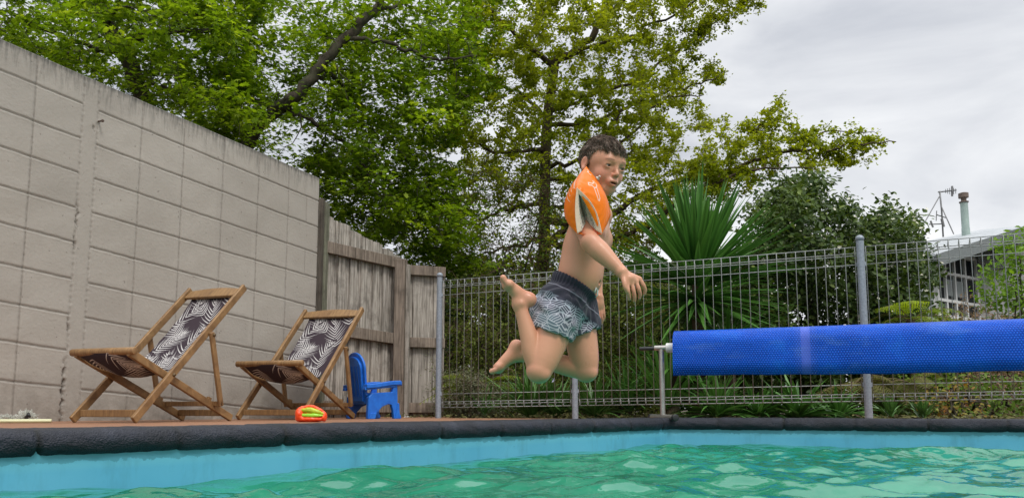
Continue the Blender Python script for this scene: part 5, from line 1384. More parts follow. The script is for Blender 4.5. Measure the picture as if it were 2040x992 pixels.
def bark(name, lo, hi, moss=None):
    t = NT(name); p = t.obj(scale=(1, 1, .4)); n = t.noise(p, 30, 8, .7); n2 = t.noise(t.obj(), 5, 6, .7)
    c = t.ramp(n, [(.3, lo), (.7, hi)])
    if moss: c = t.mix(t.math('MULTIPLY', t.ramp(n2, [(.45, 0.), (.62, 1.)]), .6), c, moss)
    t.col(c); t.rough(.9, .2); t.bump(n, .7, .01); return t.m
M_bark = bark('grey_bark', (.030, .024, .018), (.105, .085, .065), (.075, .085, .045)); M_bark2 = bark('brown_bark', (.040, .028, .018), (.12, .085, .055), (.07, .07, .035))
M_twig = bark('brown_twigs', (.075, .050, .030), (.19, .135, .085))

class Tree:
    def __init__(s, seed): s.r = np.random.default_rng(seed); s.T = Tubes(); s.W = Tubes(); s.nodes = []; s.nr = []; s.tw = []
    def limb(s, pxs, r0, r1, n=7, jit=.04, sub=6):
        """main limb through surveyed points (u, v, Y)"""
        p = np.array([q if isinstance(q, np.ndarray) else P(*q) for q in pxs]); s.limb3(p, r0, r1, n, jit, sub)
    def limb3(s, p, r0, r1, n=7, jit=.04, sub=6):
        # Catmull-Rom through the points
        q = np.vstack([2*p[0]-p[1], p, 2*p[-1]-p[-2]]); out = []
        for i in range(1, len(q) - 2):
            for k in range(sub):
                t = k / sub; out.append(.5*((2*q[i]) + (-q[i-1]+q[i+1])*t + (2*q[i-1]-5*q[i]+4*q[i+1]-q[i+2])*t*t + (-q[i-1]+3*q[i]-3*q[i+1]+q[i+2])*t**3))
        out.append(p[-1]); out = np.array(out); out[1:-1] += s.r.normal(0, jit * .35, out[1:-1].shape)
        rr = r0 + (r1 - r0) * np.linspace(0, 1, len(out)) ** .8; s.T.add(out, rr, n); s.nodes.append(out); s.nr.append(rr)
    def fill(s, targets, rmin=.0035, wig=.10, sag=.0, maxlen=2.2, k=.55, back=.45):
        """twigs that reach every target, each from the nearest wood that lies inward of it"""
        N = np.vstack(s.nodes); R = np.concatenate(s.nr); d0 = np.array([np.min(np.linalg.norm(N - t, axis=1)) for t in targets]); order = np.argsort(d0)
        cap = len(N) + len(targets) * 6; NN = np.zeros((cap, 3)); RR = np.zeros(cap); NN[:len(N)] = N; RR[:len(N)] = R; c = len(N); tgs = []
        for i in order:
            t = targets[i]; d = np.linalg.norm(NN[:c] - t, axis=1); j = int(np.argmin(d + (RR[:c] < .006) * .15)); a = NN[j]; L_ = d[j]
            if L_ > maxlen or L_ < .03: continue
            m = max(3, int(L_ / .16) + 2); tt = np.linspace(0, 1, m)[:, None]; bow = s.r.normal(0, 1, 3) * L_ * wig + np.array([0, 0, -sag * L_])
            pts = a * (1 - tt) + t * tt + bow * np.sin(np.pi * tt); pts[1:-1] += s.r.normal(0, .012 + L_ * .012, pts[1:-1].shape)
            r0 = max(rmin, min(RR[j] * k, .004 + .011 * L_)); rr = r0 + (rmin * .7 - r0) * np.linspace(0, 1, m); s.W.add(pts, rr, 4 if r0 > .008 else 3)
            e_ = min(m - 1, 6); sel = pts[-e_:]; NN[c:c + e_] = sel; RR[c:c + e_] = rr[-e_:]; c += e_; tgs.append(pts)
        s.tw = tgs; return tgs
    def side_twigs(s, per, length, rmin=.0025, part=1.0):
        out = []
        for pts in s.tw:
            if s.r.random() > part: continue
            seg = np.linalg.norm(np.diff(pts, axis=0), axis=1).sum(); nn_ = max(1, int(seg * per))
            for _ in range(nn_):
                i = s.r.integers(0, len(pts) - 1); f = s.r.random(); a = pts[i] * (1-f) + pts[i+1] * f; d = nrm(pts[i+1] - pts[i]) * .6 + s.r.normal(0, .75, 3) * np.array([1, 1, .7]); d = nrm(d); L_ = length * s.r.uniform(.4, 1.2)
                q = np.array([a, a + d * L_ * .5 + s.r.normal(0, .02, 3), a + d * L_ + np.array([0, 0, s.r.normal(0, .03)])]); s.W.add(q, [rmin, rmin * .85, rmin * .6], 3); out.append(q)
        s.tw = s.tw + out; return out

def leaf_clumps(tw, n, rng, spread, k, rad, start=.25):
    """leaves in sprays: k leaves round each node of a twig, sharing its lie"""
    m = n // k; c, d = leaf_points(tw, m, rng, spread, start); kk = rng.integers(max(1, k // 2), k * 3 // 2 + 1, m); pos = np.repeat(c, kk, 0); dr = np.repeat(d, kk, 0); t = len(pos)
    pos = pos + rng.normal(0, 1, (t, 3)) * np.array([rad, rad, rad * .42]); lie = np.repeat(rng.normal(0, .28, (m, 3)), kk, 0); tn = np.repeat(rng.normal(0, .16, m), kk); return pos, dr, lie, tn
def leaf_points(tw, n, rng, spread, start=.25):
    """n leaf positions along a list of twig polylines, weighted by length"""
    ln = np.array([np.linalg.norm(np.diff(p, axis=0), axis=1).sum() for p in tw]); idx = rng.choice(len(tw), n, p=ln / ln.sum()); pos = np.zeros((n, 3)); dr = np.zeros((n, 3))
    f = start + (1 - start) * rng.random(n) ** .7
    for k, i in enumerate(idx):
        p = tw[i]; x = f[k] * (len(p) - 1); j = min(int(x), len(p) - 2); q = x - j; pos[k] = p[j] * (1-q) + p[j+1] * q; dr[k] = p[j+1] - p[j]
    return pos + rng.normal(0, 1, (n, 3)) * spread, dr

# ---------------------------------------------------------------- sweetgum tree over the wall (two of them)
M_star = leaf_mat('star_leaf', (.085, .165, .010), (.25, .375, .022), .58, .45, (.36, .46, .05))
def sweetgum(label, seed, limbs, polys, nt_, nl_, Yc, half, loc, size=.060, dens=None):
    root = empty('sweetgum_tree', loc); tag(root, label, 'tree'); T = Tree(seed)
    for l in limbs: T.limb(*l)
    tg = np.vstack([sample_crown(p, n, Yc + dy, h, T.r)[0] for p, n, dy, h in [(q[0], q[1], q[2], q[3]) for q in polys]])
    T.fill(tg, .0045, .10, .02, 3.0); T.side_twigs(3.0, .28)
    T.T.build('trunk', M_bark, root)
    crown = T.W.build('twigs', M_bark, root)
    pos, dr, lie, tn_ = leaf_clumps(T.tw, nl_, T.r, np.array([.03, .03, .02]), 11, .075); n = len(pos)
    # leaves sit in loose sprays: nearly level, tips hanging outwards
    nv = np.stack([T.r.normal(0, .26, n), T.r.normal(-.12, .26, n), np.abs(T.r.normal(.85, .2, n))], 1) + lie; dv = dr / (np.linalg.norm(dr, axis=1)[:, None] + 1e-9) + T.r.normal(0, .8, (n, 3)) + np.array([0, -.1, -.35])
    cl = .5 + .28 * np.sin(pos[:, 0] * 3.1 + pos[:, 2] * 2.3) * np.sin(pos[:, 1] * 2.7 + pos[:, 2] * 3.3 + 1); tone = np.clip(cl + tn_ + T.r.normal(0, .15, n), 0, .92); tone[T.r.random(n) < .03] = 1
    leaves_mesh('crown', pos, nv, dv, T.r.uniform(.55, 1.5, n) * size, STAR, tone, M_star, root); return root, T
G = lambda u, v, Y: (u, v, Y)
bA = P(405, 700, 9.4); bA[2] = GZ
sweetgum('big sweetgum tree with mossy diagonal limb behind the far end of the block wall', 31,
    [([bA, P(412, 520, 8.9), G(440, 380, 8.4), G(505, 265, 7.8)], .11, .070, 9), ([G(505, 265, 7.8), G(545, 222, 7.6), G(592, 190, 7.5), G(640, 130, 7.45), G(690, 76, 7.45), G(735, 30, 7.5), G(765, -15, 7.6), G(800, -90, 7.8)], .068, .042, 9),
     ([G(690, 76, 7.45), G(760, 82, 7.5), G(830, 108, 7.6), G(880, 120, 7.7), G(950, 112, 7.8)], .026, .010, 6), ([G(592, 190, 7.5), G(640, 150, 7.6), G(672, 140, 8.3), G(730, 150, 8.1)], .026, .010, 6),
     ([G(560, 210, 7.6), G(620, 240, 7.7), G(700, 300, 8.2), G(760, 370, 8.0), G(800, 430, 7.9)], .030, .008, 6), ([G(640, 130, 7.45), G(720, 210, 8.6), G(810, 280, 9.4), G(900, 330, 9.5)], .028, .008, 6),
     ([G(440, 380, 9.2), G(470, 200, 9.6), G(500, 60, 10), G(520, -60, 10.3)], .06, .02, 7), ([G(545, 222, 7.6), G(470, 170, 7.9), G(400, 120, 8.4), G(340, 110, 8.3)], .035, .010, 6), ([G(735, 30, 7.5), G(820, 0, 8.6), G(900, -30, 9.5)], .030, .010, 6)],
    [([(400, -160), (1010, -160), (1000, 60), (985, 190), (900, 260), (880, 330), (950, 420), (975, 480), (860, 505), (800, 470), (700, 430), (620, 410), (520, 360), (420, 300), (350, 200)], 720, 0, 1.7),
     ([(600, 300), (760, 320), (900, 420), (960, 540), (880, 560), (790, 530), (640, 440)], 230, -.2, .7),
     ([(560, 60), (960, 40), (930, 200), (880, 330), (940, 440), (900, 500), (820, 510), (700, 440), (640, 330)], 240, -.7, .9)], 0, 54000, 9.0, 1.8, bA, .060)
bB = P(205, 700, 8.6); bB[2] = GZ
sweetgum('sweetgum tree with leaning dark trunk behind the near end of the block wall', 47,
    [([bB, P(300, 330, 8.5), P(255, 112, 8.3), P(238, 88, 8.2), P(215, 52, 8.1), P(193, 0, 8.0), P(180, -90, 8.0)], .11, .060, 9), ([G(238, 88, 8.2), G(285, 70, 8.0), G(340, 66, 7.9), G(400, 62, 7.8), G(455, 55, 7.8), G(520, 75, 7.8)], .045, .012, 7),
     ([G(335, 66, 7.9), G(352, 38, 7.8), G(395, 28, 7.8), G(430, 38, 7.8), G(465, 55, 7.8)], .024, .010, 6), ([G(215, 52, 8.1), G(225, 24, 7.8), G(255, 16, 7.6), G(300, 24, 7.5)], .022, .008, 6),
     ([G(255, 112, 8.3), G(170, 90, 8), G(90, 60, 7.8), G(0, 20, 7.6), G(-80, 0, 7.5)], .035, .010, 6), ([G(193, 0, 8.0), G(120, -30, 7.8), G(40, -60, 7.6)], .03, .01, 6), ([G(262, 140, 8.3), G(340, 180, 8.0), G(400, 190, 7.9), G(470, 215, 7.8)], .03, .008, 6), ([G(238, 88, 8.2), G(150, 105, 7.6), G(120, 120, 7.3)], .03, .01, 6)],
    [([(-140, -160), (470, -160), (520, 40), (500, 300), (420, 290), (330, 240), (200, 180), (100, 140), (0, 100), (-140, 60)], 560, 0, 1.5)], 0, 32000, 8.1, 1.5, bB, .060)

# ---------------------------------------------------------------- ginkgo
M_fan = leaf_mat('fan_leaf', (.135, .185, .010), (.33, .375, .022), .58, .5, (.36, .42, .05))
root = empty('ginkgo_tree', P(1083, 800, 10.6)); root.location[2] = GZ; tag(root, 'tall ginkgo tree with straight trunk and small yellow green leaves behind the boy', 'tree')
T = Tree(71); b0 = P(1080, 760, 10.6); b0[2] = GZ
T.limb([b0, P(1081, 640, 10.6), P(1083, 500, 10.6), P(1086, 380, 10.6), P(1090, 250, 10.6), P(1104, 130, 10.6)], .105, .07, 10, .02)
LB = [([(1104, 130, 10.6), (1112, 118, 10.6), (1152, 100, 10.5), (1200, 45, 10.4), (1245, -5, 10.4), (1290, -80, 10.4)], .07, .035), ([(1104, 130, 10.6), (1060, 100, 10.5), (1010, 55, 10.3), (955, 10, 10.2), (900, -60, 10.2)], .045, .02),
      ([(1092, 225, 10.6), (1180, 190, 10.2), (1270, 160, 10), (1390, 70, 9.8), (1435, 40, 9.75)], .034, .005), ([(1090, 250, 10.6), (1180, 243, 10.4), (1290, 195, 10.3), (1380, 172, 10.2), (1452, 142, 10.1)], .036, .006),
      ([(1087, 330, 10.6), (1150, 325, 10.3), (1250, 275, 10), (1320, 200, 9.8), (1400, 190, 9.6)], .036, .006), ([(1085, 440, 10.6), (1180, 450, 10.2), (1300, 375, 9.8), (1440, 345, 9.5), (1560, 305, 9.3), (1690, 290, 9.1), (1785, 283, 9.0)], .055, .006),
      ([(1084, 480, 10.6), (1180, 490, 10.0), (1290, 450, 9.4), (1370, 390, 9.0), (1500, 340, 8.8), (1620, 335, 8.7)], .055, .006), ([(1440, 345, 9.5), (1480, 290, 9.4), (1530, 230, 9.4), (1560, 185, 9.4)], .016, .004), ([(1560, 305, 9.3), (1640, 265, 9.3), (1740, 262, 9.3)], .014, .004),
      ([(1088, 300, 10.6), (1000, 305, 10.2), (930, 280, 10), (860, 262, 9.8)], .034, .006), ([(1090, 240, 10.6), (1040, 185, 10.8), (960, 165, 10.9), (880, 140, 11)], .034, .006), ([(1085, 400, 10.6), (1000, 420, 10.1), (930, 445, 9.8), (850, 425, 9.6)], .036, .006),
      ([(1084, 470, 10.6), (1000, 500, 10.1), (900, 522, 9.7)], .034, .006), ([(1086, 360, 10.6), (1180, 350, 11), (1260, 330, 11.3), (1360, 300, 11.5)], .034, .006), ([(1152, 100, 10.5), (1250, 70, 10.2), (1360, 20, 10), (1440, -40, 10)], .028, .008),
      ([(1085, 420, 10.6), (1150, 400, 9.8), (1210, 345, 9.3), (1260, 300, 9.1)], .034, .007), ([(1145, 440, 9.6), (1165, 380, 9.5), (1190, 320, 9.5), (1215, 260, 9.5), (1260, 200, 9.6)], .04, .012), ([(1245, -5, 10.4), (1330, -40, 10.2), (1420, -100, 10)], .02, .008)]
for l in LB: T.limb(l[0], l[1], l[2], 6, .05)
T.limb([P(1083, 500, 10.6), P(1110, 470, 10.1), P(1145, 440, 9.6)], .055, .042, 7)
crownC = [(900, -160), (1500, -160), (1485, -5), (1430, 20), (1390, 75), (1400, 120), (1455, 140), (1440, 165), (1395, 180), (1375, 240), (1420, 225), (1450, 262), (1425, 330), (1380, 400), (1300, 520), (1200, 545), (1000, 560), (870, 540), (850, 400), (860, 200), (900, 60)]
crownR = [(1430, 262), (1500, 235), (1545, 215), (1560, 185), (1572, 215), (1600, 262), (1660, 262), (1740, 255), (1786, 285), (1740, 300), (1690, 335), (1600, 345), (1540, 350), (1480, 385), (1400, 420), (1380, 330)]
tgC, pxC = np.vstack([q_[0] for q_ in (sample_crown(crownC, 1500, 10.3, 1.9, T.r, 60.), sample_crown([(1380, 60), (1430, 20), (1495, -12), (1500, 8), (1450, 40), (1400, 85)], 40, 9.8, .2, T.r, 20.))]), None; tgR, pxR = sample_crown(crownR, 190, 9.3, .6, T.r, 40.)
T.fill(np.vstack([tgC, tgR]), .0035, .07, -.03, 2.6, .6); T.side_twigs(4.5, .22)
T.T.build('trunk', M_bark2, root); T.W.build('twigs', M_twig, root)
pos, dr, lie, tn_ = leaf_clumps(T.tw, 165000, T.r, np.array([.015, .015, .012]), 8, .036, .15)
# old inner wood low in the tree is nearly bare
u_ = CX + F_PX * pos[:, 0] / (pos[:, 1]); zz = pos[:, 2]; inner = np.clip((3.35 - zz) / .8, 0, 1) * np.clip((1.9 - pos[:, 0]) / 1.0, 0, 1)
kp = T.r.random(len(pos)) > inner * .78; gr_ = np.sin(pos[:, 0] * 2.6 + 1) * np.sin(pos[:, 2] * 4.1) * np.sin(pos[:, 1] * 2.2); kp &= T.r.random(len(pos)) > np.clip(gr_ * .7, 0, .45)
pos, dr, lie, tn_ = pos[kp], dr[kp], lie[kp], tn_[kp]; n = len(pos)
nv = T.r.normal(0, .45, (n, 3)) + lie + np.array([0, -.1, .75]); dv = T.r.normal(0, .8, (n, 3)) + np.array([0, 0, .1])
leaves_mesh('crown', pos, nv, dv, T.r.uniform(.5, 1.35, n) * .039, FAN, np.clip(.5 + .25 * np.sin(pos[:, 0] * 2) * np.sin(pos[:, 2] * 3) + tn_ + T.r.normal(0, .16, n), 0, 1), M_fan, root)

# ---------------------------------------------------------------- generic shrub
def shrub(name, label, cat, poly, Yc, half, nt_, nl_, size, mat, tmpl, seed, base_u, twigmat=None, spread=.05, flat=.6, per=3., soft=70., bare=0, group=None, wood=.03, tw_r=.003):
    b0 = P(base_u, 800, Yc); b0[2] = GZ; root = empty(name, b0); tag(root, label, cat, group); T = Tree(seed); r = T.r
    tg, px = sample_crown(poly, nt_, Yc, half, r, soft); tg = tg[tg[:, 2] > GZ + .05]
    zc = tg[:, 2].max()
    for k in range(5):
        t = tg[r.integers(len(tg))]; T.limb3(np.array([b0 + r.normal(0, .06, 3) * [1, 1, 0], b0 * .6 + t * .4 + np.array([0, 0, .15]), t]), wood, .008, 6, .05)
    T.fill(tg, tw_r, .12, 0, 4.0, .7); T.side_twigs(per, .2, tw_r * .8)
    T.T.build('stem', M_bark, root); T.W.build('twigs', twigmat or M_bark, root)
    if nl_:
        pos, dr = leaf_points(T.tw, nl_, r, np.array([spread] * 3), .1); pos = pos[pos[:, 2] > GZ + .01]; n = len(pos)
        nv = r.normal(0, .55, (n, 3)) + np.array([0, -.45, flat]); dv = r.normal(0, .8, (n, 3)) + np.array([0, -.1, -.1])
        tone = np.clip(.45 + .2 * np.sin(pos[:, 0] * 4) * np.sin(pos[:, 2] * 5) + r.normal(0, .24, n), 0, .92); tone[r.random(n) < .03] = 1
        leaves_mesh('foliage', pos, nv, dv, r.uniform(.6, 1.3, n) * size, tmpl, tone, mat, root)
    return root, T
M_dark = leaf_mat('dark_gloss_leaf', (.022, .050, .010), (.095, .150, .028), .25, .48, (.18, .24, .06), .25)
M_olive = leaf_mat('moss_leaf', (.060, .085, .014), (.17, .21, .035), .3, .6)
M_mid = leaf_mat('mid_leaf', (.060, .115, .014), (.17, .26, .035), .35, .5)
M_fresh = leaf_mat('fresh_leaf', (.09, .19, .018), (.22, .38, .04), .45, .45)
# flowering evergreen
cam_poly = [(1440, 830), (1440, 640), (1470, 520), (1490, 430), (1545, 372), (1600, 352), (1650, 372), (1690, 412), (1735, 428), (1790, 425), (1832, 440), (1848, 478), (1862, 560), (1875, 660), (1880, 830)]
ev, Tc = shrub('evergreen_bush', 'large dark glossy evergreen bush dotted with small white flowers behind the right fence panel', 'bush', cam_poly, 8.2, .95, 620, 52000, .062, M_dark, OVAL, 91, 1650, spread=.06, soft=60)
pos, dr = leaf_points(Tc.tw, 950, Tc.r, np.array([.05] * 3), .6); pos = pos + np.array([0, -.06, .03]); n = len(pos)
V = []; F_ = []
for p in pos:
    nn_ = nrm(Tc.r.normal(0, .4, 3) + np.array([-.1, -.8, .5])); a_ = nrm(np.cross(nn_, [0, 0, 1.])); b_ = np.cross(a_, nn_); s_ = Tc.r.uniform(.010, .023)
    for k in range(5):
        t = 2*math.pi*k/5 + .3; e1 = a_*math.cos(t) + b_*math.sin(t); e2 = a_*math.cos(t+.5) + b_*math.sin(t+.5); e3 = a_*math.cos(t-.5) + b_*math.sin(t-.5); c = len(V); V += [p, p + (e2*.6 + nn_*.1)*s_, p + (e1 + nn_*.25)*s_, p + (e3*.6 + nn_*.1)*s_]; F_.append((c, c+1, c+2, c+3))
fl_ = MB().add(V, F_).build('blossom', simple('cream_petal', (.66, .64, .50), .6), ev); tag(fl_, kind='stuff')
# hedge and scrub behind the wire fence, back to front
shrub('hedge', 'dense dark hedge closing the garden at the back beneath the ginkgo', 'hedge', [(820, 840), (820, 560), (900, 530), (1000, 520), (1120, 535), (1230, 545), (1330, 520), (1480, 500), (1560, 480), (1560, 840)], 12.2, 1.0, 700, 60000, .10, M_dark, OVAL, 13, 1150, spread=.09, soft=30)
shrub('hedge', 'dark far hedge to the right of the evergreen bush, in front of the neighbouring house', 'hedge', [(1740, 840), (1745, 640), (1850, 640), (1950, 640), (2060, 625), (2200, 600), (2200, 840)], 11.0, .6, 260, 20000, .085, M_dark, OVAL, 14, 1950, spread=.08, soft=30)
shrub('twiggy_shrub', 'tangled mossy twiggy shrub with thin green leaves behind the left fence panel', 'shrub', [(880, 835), (878, 560), (940, 545), (1040, 550), (1130, 560), (1180, 640), (1210, 760), (1200, 835)], 8.6, .7, 900, 16000, .036, M_olive, OVAL, 17, 1000, M_twig, .05, per=9, soft=40, tw_r=.0042)
shrub('twiggy_shrub', 'mossy yellow green shrub in the gap between the boy and the tall yucca', 'shrub', [(1180, 840), (1170, 560), (1240, 545), (1320, 560), (1345, 640), (1340, 840)], 8.4, .6, 320, 14000, .038, M_olive, OVAL, 18, 1250, M_twig, .05, per=7, soft=40, tw_r=.004)
shrub('twiggy_shrub', 'bare brown tangle of thin branches beneath the ginkgo above the left fence', 'shrub', [(840, 580), (830, 400), (900, 330), (1010, 330), (1100, 360), (1200, 430), (1300, 480), (1340, 580)], 9.6, .9, 1000, 6500, .04, M_mid, OVAL, 19, 985, M_twig, .05, per=9, soft=40, tw_r=.0042)
shrub('low_shrub', 'low grey green small leaved shrub at the foot of the fence beside the timber corner', 'shrub', [(878, 840), (878, 742), (930, 738), (990, 760), (1010, 800), (1010, 840)], 7.3, .3, 150, 7000, .019, leaf_mat('grey_leaf', (.10, .11, .06), (.24, .25, .15), .25, .6), OVAL, 20, 930, M_twig, .035, soft=25)
shrub('small_tree', 'young tree with fresh bright green leaves at the right edge beside the house', 'tree', [(1985, 480), (2020, 455), (2090, 440), (2150, 500), (2150, 660), (2060, 650), (1990, 630), (1950, 590), (1955, 540), (1975, 530), (1990, 510)], 8.8, .6, 130, 3000, .062, M_fresh, OVAL, 23, 2010, M_bark, .05, per=3, soft=40, wood=.018)
shrub('grass_shrub', 'dry pinkish plumed shrub low in front of the neighbouring house', 'shrub', [(1880, 840), (1885, 640), (1905, 612), (1960, 605), (2000, 625), (2060, 640), (2060, 840)], 8.4, .35, 220, 5200, .030, leaf_mat('dry_leaf', (.20, .13, .09), (.42, .30, .22), .3, .7), OVAL, 24, 1960, M_twig, .04, per=8, soft=20, tw_r=.0028)
shrub('red_leaved_shrub', 'small shrub with orange and red leaves at the foot of the right fence panel', 'shrub', [(1850, 838), (1860, 790), (1890, 775), (1940, 780), (1960, 800), (1960, 838)], 6.3, .15, 46, 260, .038, leaf_mat('red_leaf', (.30, .10, .03), (.24, .26, .05), .35, .5), OVAL, 25, 1900, M_twig, .035, soft=20, wood=.008)
shrub('shrub', 'broad leaved olive green shrub beneath the roller near the right fence post', 'shrub', [(1780, 838), (1790, 760), (1850, 745), (1930, 750), (2060, 740), (2120, 838)], 6.9, .3, 120, 1500, .05, M_mid, OVAL, 26, 1960, M_twig, .045, soft=25)

# ---------------------------------------------------------------- yuccas and strappy clumps
def blade_mat(name, lo, hi):
    t = NT(name); a = t.attr('tone'); g = t.attr('across'); c = t.ramp((a, 'Fac'), [(0, lo), (1, hi)]); c = t.mix((g, 'Fac'), c, tuple(min(1, q * 1.7 + .01) for q in hi)); c.inputs[0].default_value = .0
    gg = t.math('MULTIPLY', g.outputs['Fac'], .5); t.l(gg.outputs[0], c.inputs[0]); t.col(c); t.rough(.36, .45)
    tr = t.n('ShaderNodeBsdfTranslucent'); t.l(c.outputs[2], tr.inputs[0]); ms = t.n('ShaderNodeMixShader', {0: .18}); t.l(t.b.outputs[0], ms.inputs[1]); t.l(tr.outputs[0], ms.inputs[2]); t.l(ms.outputs[0], t.out.inputs[0]); return t.m
M_yucca = blade_mat('yucca_blade', (.022, .075, .012), (.085, .215, .034)); M_strap = blade_mat('strap_leaf', (.030, .085, .014), (.085, .19, .035))
def blades(c, n, L_, w, el_lo, el_hi, rng, bend=.15, tones=(0, 1), seg=6, yaw=None):
    V = []; Fc = []; tn = []; ac = []
    for i in range(n):
        az = rng.uniform(0, 2*math.pi) if yaw is None else rng.uniform(*yaw); el = math.radians(rng.uniform(el_lo, el_hi)); d = np.array([math.cos(az)*math.cos(el), math.sin(az)*math.cos(el), math.sin(el)]); side = nrm(np.cross(d, [0, 0, 1.]) + rng.normal(0, .1, 3)); up = np.cross(side, d)
        ll = L_ * rng.uniform(.72, 1.08); ww = w * rng.uniform(.8, 1.15); p0 = np.array(c) + d * .03 + rng.normal(0, .012, 3); b0 = len(V); tone = rng.uniform(*tones); bd = bend * rng.uniform(.2, 1.6)
        for k in range(seg + 1):
            t = k / seg; wd_ = ww * (.55 + .45 * min(1, t * 3)) * (1 - max(0, (t - .35) / .65) ** 1.5) + .0008; p = p0 + d * ll * t + np.array([0, 0, -1]) * bd * ll * t ** 2.2
            V += [p - side * wd_ / 2 + up * wd_ * .22, p, p + side * wd_ / 2 + up * wd_ * .22]; tn += [tone] * 3; ac += [1, 0, 1]
        for k in range(seg):
            a = b0 + k * 3; Fc += [(a, a+1, a+4, a+3), (a+1, a+2, a+5, a+4)]
    return np.array(V), Fc, tn, ac
def yucca(label, heads, seed, name='yucca', cat='yucca', mat=None, group=None):
    """heads: (u, v, Y, n, length, width, el_lo, el_hi, bend)"""
    rng = np.random.default_rng(seed); u, v, Y = heads[0][:3]; b0 = P(u, 800, Y); b0[2] = GZ; root = empty(name, b0); tag(root, label, cat, group)
    for h in heads:
        c = P(h[0], h[1], h[2]); c[2] = max(c[2], GZ + .03)
        if c[2] > .15:
            T_ = Tubes(); q = np.array([b0 + np.array([(c[0]-b0[0]) * .3, 0, 0]), (b0 + c) / 2 + np.array([.02, 0, 0]), c]); T_.add(q, [.06, .052, .045], 9); T_.build('trunk', M_bark2, root)
        V, Fc, tn, ac = blades(c, *h[3:6], h[6], h[7], rng, h[8]); me = np_mesh('leaf_rosette', V, [x for f in Fc for x in f], [4] * len(Fc), {'tone': tn, 'across': ac}); link('leaf_rosette', me, mat or M_yucca, root)
    return root
yucca('tall yucca with a great fan of stiff dark blades above the wire fence', [(1388, 568, 6.7, 240, 1.0, .064, 8, 88, .06), (1388, 600, 6.7, 90, .86, .054, -22, 20, .12)], 3)
yucca('shorter yucca rosette behind the fence just beyond the roller handle', [(1330, 815, 6.35, 46, .74, .040, 25, 85, .12), (1345, 745, 6.5, 60, .62, .036, -10, 60, .2)], 4)
yucca('yucca rosette low behind the fence under the jumping boy\'s hand', [(1255, 818, 6.7, 60, .56, .028, 15, 85, .25)], 5)
yucca('drooping yucca head half hidden behind the blue cover', [(1450, 690, 6.6, 80, .66, .036, -35, 60, .2)], 6)
yucca('strappy green clump at the fence foot left of the middle post', [(1060, 828, 6.75, 110, .56, .028, 20, 80, .36), (1105, 828, 6.8, 70, .5, .026, 20, 80, .36)], 8, 'strap_leaved_plant', 'plant', M_strap)
yucca('strappy green clump at the fence foot right of the middle post', [(1185, 828, 6.6, 90, .46, .028, 15, 80, .32)], 9, 'strap_leaved_plant', 'plant', M_strap)
yucca('strappy clump with arching leaves below the left end of the blue cover', [(1430, 830, 6.1, 90, .46, .036, 5, 75, .30), (1510, 832, 6.0, 60, .36, .034, 10, 70, .3)], 10, 'strap_leaved_plant', 'plant', M_yucca)
yucca('wide leaved clump low below the seam of the blue cover', [(1590, 832, 5.85, 90, .42, .038, 5, 70, .30), (1670, 834, 5.9, 50, .34, .032, 10, 75, .3)], 11, 'strap_leaved_plant', 'plant', M_yucca)
yucca('short bright strappy clump at the foot of the right fence post', [(1775, 834, 5.7, 36, .20, .022, 30, 85, .2)], 12, 'strap_leaved_plant', 'plant', M_strap)
yucca('short strappy clump between the right fence post and the red leaved shrub', [(1840, 834, 5.75, 34, .18, .020, 30, 85, .2)], 15, 'strap_leaved_plant', 'plant', M_strap)
yucca('long narrow arching leaves low behind the left fence panel', [(965, 828, 7.0, 34, .42, .018, 35, 80, .55)], 16, 'strap_leaved_plant', 'plant', M_strap)

# ---------------------------------------------------------------- ferns
M_fern = leaf_mat('fern_frond', (.13, .21, .015), (.32, .42, .035), .45, .5); M_fern2 = leaf_mat('old_fern_frond', (.085, .095, .025), (.21, .20, .06), .3, .6)
def fern(label, c, nf, L_, seed, mat, el=(5, 55), yaw=(0, 6.28), sag=.55):
    rng = np.random.default_rng(seed); c = np.array(c); root = empty('fern', (c[0], c[1], GZ)); tag(root, label, 'fern'); V = []; Fc = []; tn = []; T_ = Tubes()
    for i in range(nf):
        az = rng.uniform(*yaw); e_ = math.radians(rng.uniform(*el)); d = np.array([math.cos(az)*math.cos(e_), math.sin(az)*math.cos(e_), math.sin(e_)]); ll = L_ * rng.uniform(.75, 1.1); n = 17; pts = []
        for k in range(n + 1): t = k/n; pts.append(c + d * ll * t + np.array([0, 0, -1]) * sag * ll * t ** 2 * rng.uniform(.98, 1.02))
        pts = np.array(pts); T_.add(pts, np.linspace(.005, .0012, n+1), 4); tone = rng.uniform(.1, .9)
        for k in range(3, n):
            tg = nrm(pts[k+1] - pts[k]); sd = nrm(np.cross(tg, [0, 0, 1.])); f = k / n; pl_ = ll * .26 * math.sin(math.pi * (.12 + .86 * f)) ** .8
            for s_ in (1, -1):
                dd = nrm(sd * s_ + tg * .45 + np.array([0, 0, -.12])); w2 = ll * .034; a_ = nrm(np.cross(dd, np.cross(dd, tg))); m = 7
                for q in range(m):                      # small leaflets along the pinna
                    t0 = q / m; p = pts[k] + dd * pl_ * (t0 + .04) + np.array([0, 0, -.10 * pl_ * t0 * t0]); lw = w2 * (1 - .75 * t0)
                    for z_ in (1, -1):
                        b0 = len(V); V += [p, p + a_ * z_ * lw + dd * lw * .35, p + dd * pl_ / m * .75]; Fc.append((b0, b0+1, b0+2)); tn += [np.clip(tone + rng.normal(0, .08), 0, 1)] * 3
    T_.build('stalk', M_twig, root); me = np_mesh('fronds', np.array(V), [x for f in Fc for x in f], [3] * len(Fc), {'tone': tn}); link('fronds', me, mat, root)
cf = P(1815, 655, 7.2); cf[2] = P(1815, 640, 7.2)[2]
fern('bright yellow green tree fern fronds fanning above the blue cover right of the fence post', cf, 13, .62, 41, M_fern, (12, 55), (0, 6.28), .62)
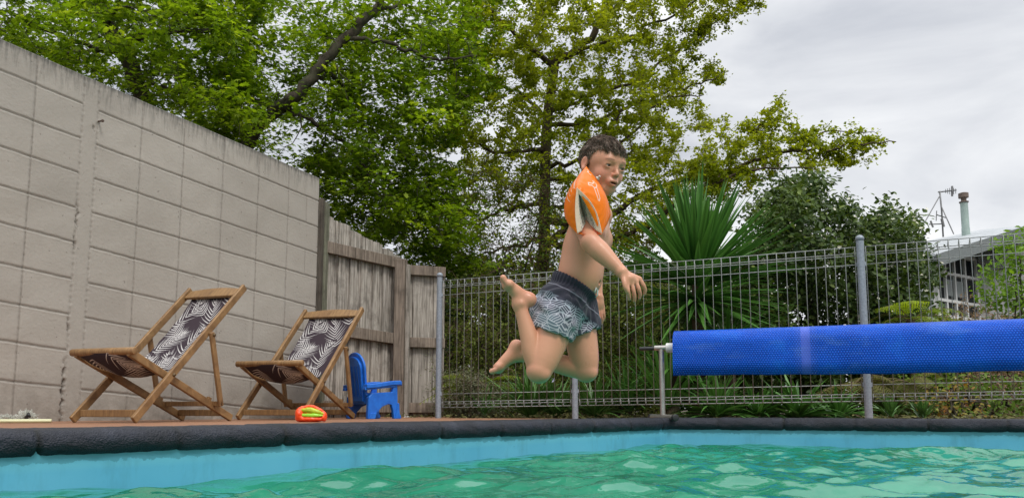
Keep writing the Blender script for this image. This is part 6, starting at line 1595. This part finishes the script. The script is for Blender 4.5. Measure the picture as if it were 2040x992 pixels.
cc_ = P(1700, 770, 6.9); fern('brownish old fern fronds beneath the blue cover left of the right post', cc_, 16, .55, 42, M_fern2, (5, 50), (0, 6.28), .7)
cc_ = P(1815, 765, 6.8); fern('olive fern fronds beneath the blue cover right of the right post', cc_, 14, .45, 43, M_fern2, (5, 50), (0, 6.28), .7)
cc_ = P(950, 770, 7.4); fern('light green arching fern behind the fence beside the timber corner', cc_, 20, .56, 44, M_fern, (5, 50), (-.9, 4.0), .45)
# trunk of the tree fern
T_ = Tubes(); b0 = P(1815, 655, 7.2); T_.add(np.array([[cf[0], cf[1], GZ], [cf[0]+.01, cf[1], cf[2] * .5], cf]), [.05, .045, .04], 8)
for o in bpy.data.objects:
    if o.name.startswith('fern') and o.get('label', '').startswith('bright yellow'): T_.build('trunk', M_bark2, o)
# pale flower among the clumps
c = P(1102, 757, 6.9); mb = MB()
for k in range(6):
    t = k * 1.05; a = np.array([math.cos(t), -.4, math.sin(t)]) * .022; b = np.array([math.cos(t + .5), -.3, math.sin(t + .5)]) * .014; b2 = np.array([math.cos(t - .5), -.3, math.sin(t - .5)]) * .014; mb.add([c, c + b, c + a, c + b2], [(0, 1, 2, 3)])
fr_ = empty('flower', c); fr_.location[2] = GZ; tag(fr_, 'single pale lilac flower on a thin stem behind the fence under the boy\'s knees', 'flower')
mb.build('petals', simple('lilac_petal', (.50, .50, .68), .6), fr_); MB().tube([(c[0], c[1] + .01, GZ), (c[0] + .01, c[1] + .01, .2), c + np.array([0, .006, 0])], .003, 5).build('stem', M_bark2, fr_)
# ground cover at the foot of the plants
rng = np.random.default_rng(77); n = 9000; q = rng.uniform(0, 1, (n, 2)); X_ = -1.2 + q[:, 0] * 7.5; Y_ = (6.72 - (X_ + .55) * .385) + .12 + q[:, 1] ** 1.5 * 3.6
pos = np.stack([X_, Y_, GZ + rng.uniform(.0, .07, n)], 1); g = leaves_mesh('leaf_litter', pos, rng.normal(0, .4, (n, 3)) + [0, -.3, 1], rng.normal(0, 1, (n, 3)), rng.uniform(.02, .055, n), OVAL, rng.random(n), leaf_mat('litter', (.05, .035, .018), (.15, .15, .05), .1, .8), None); tag(g, kind='stuff')
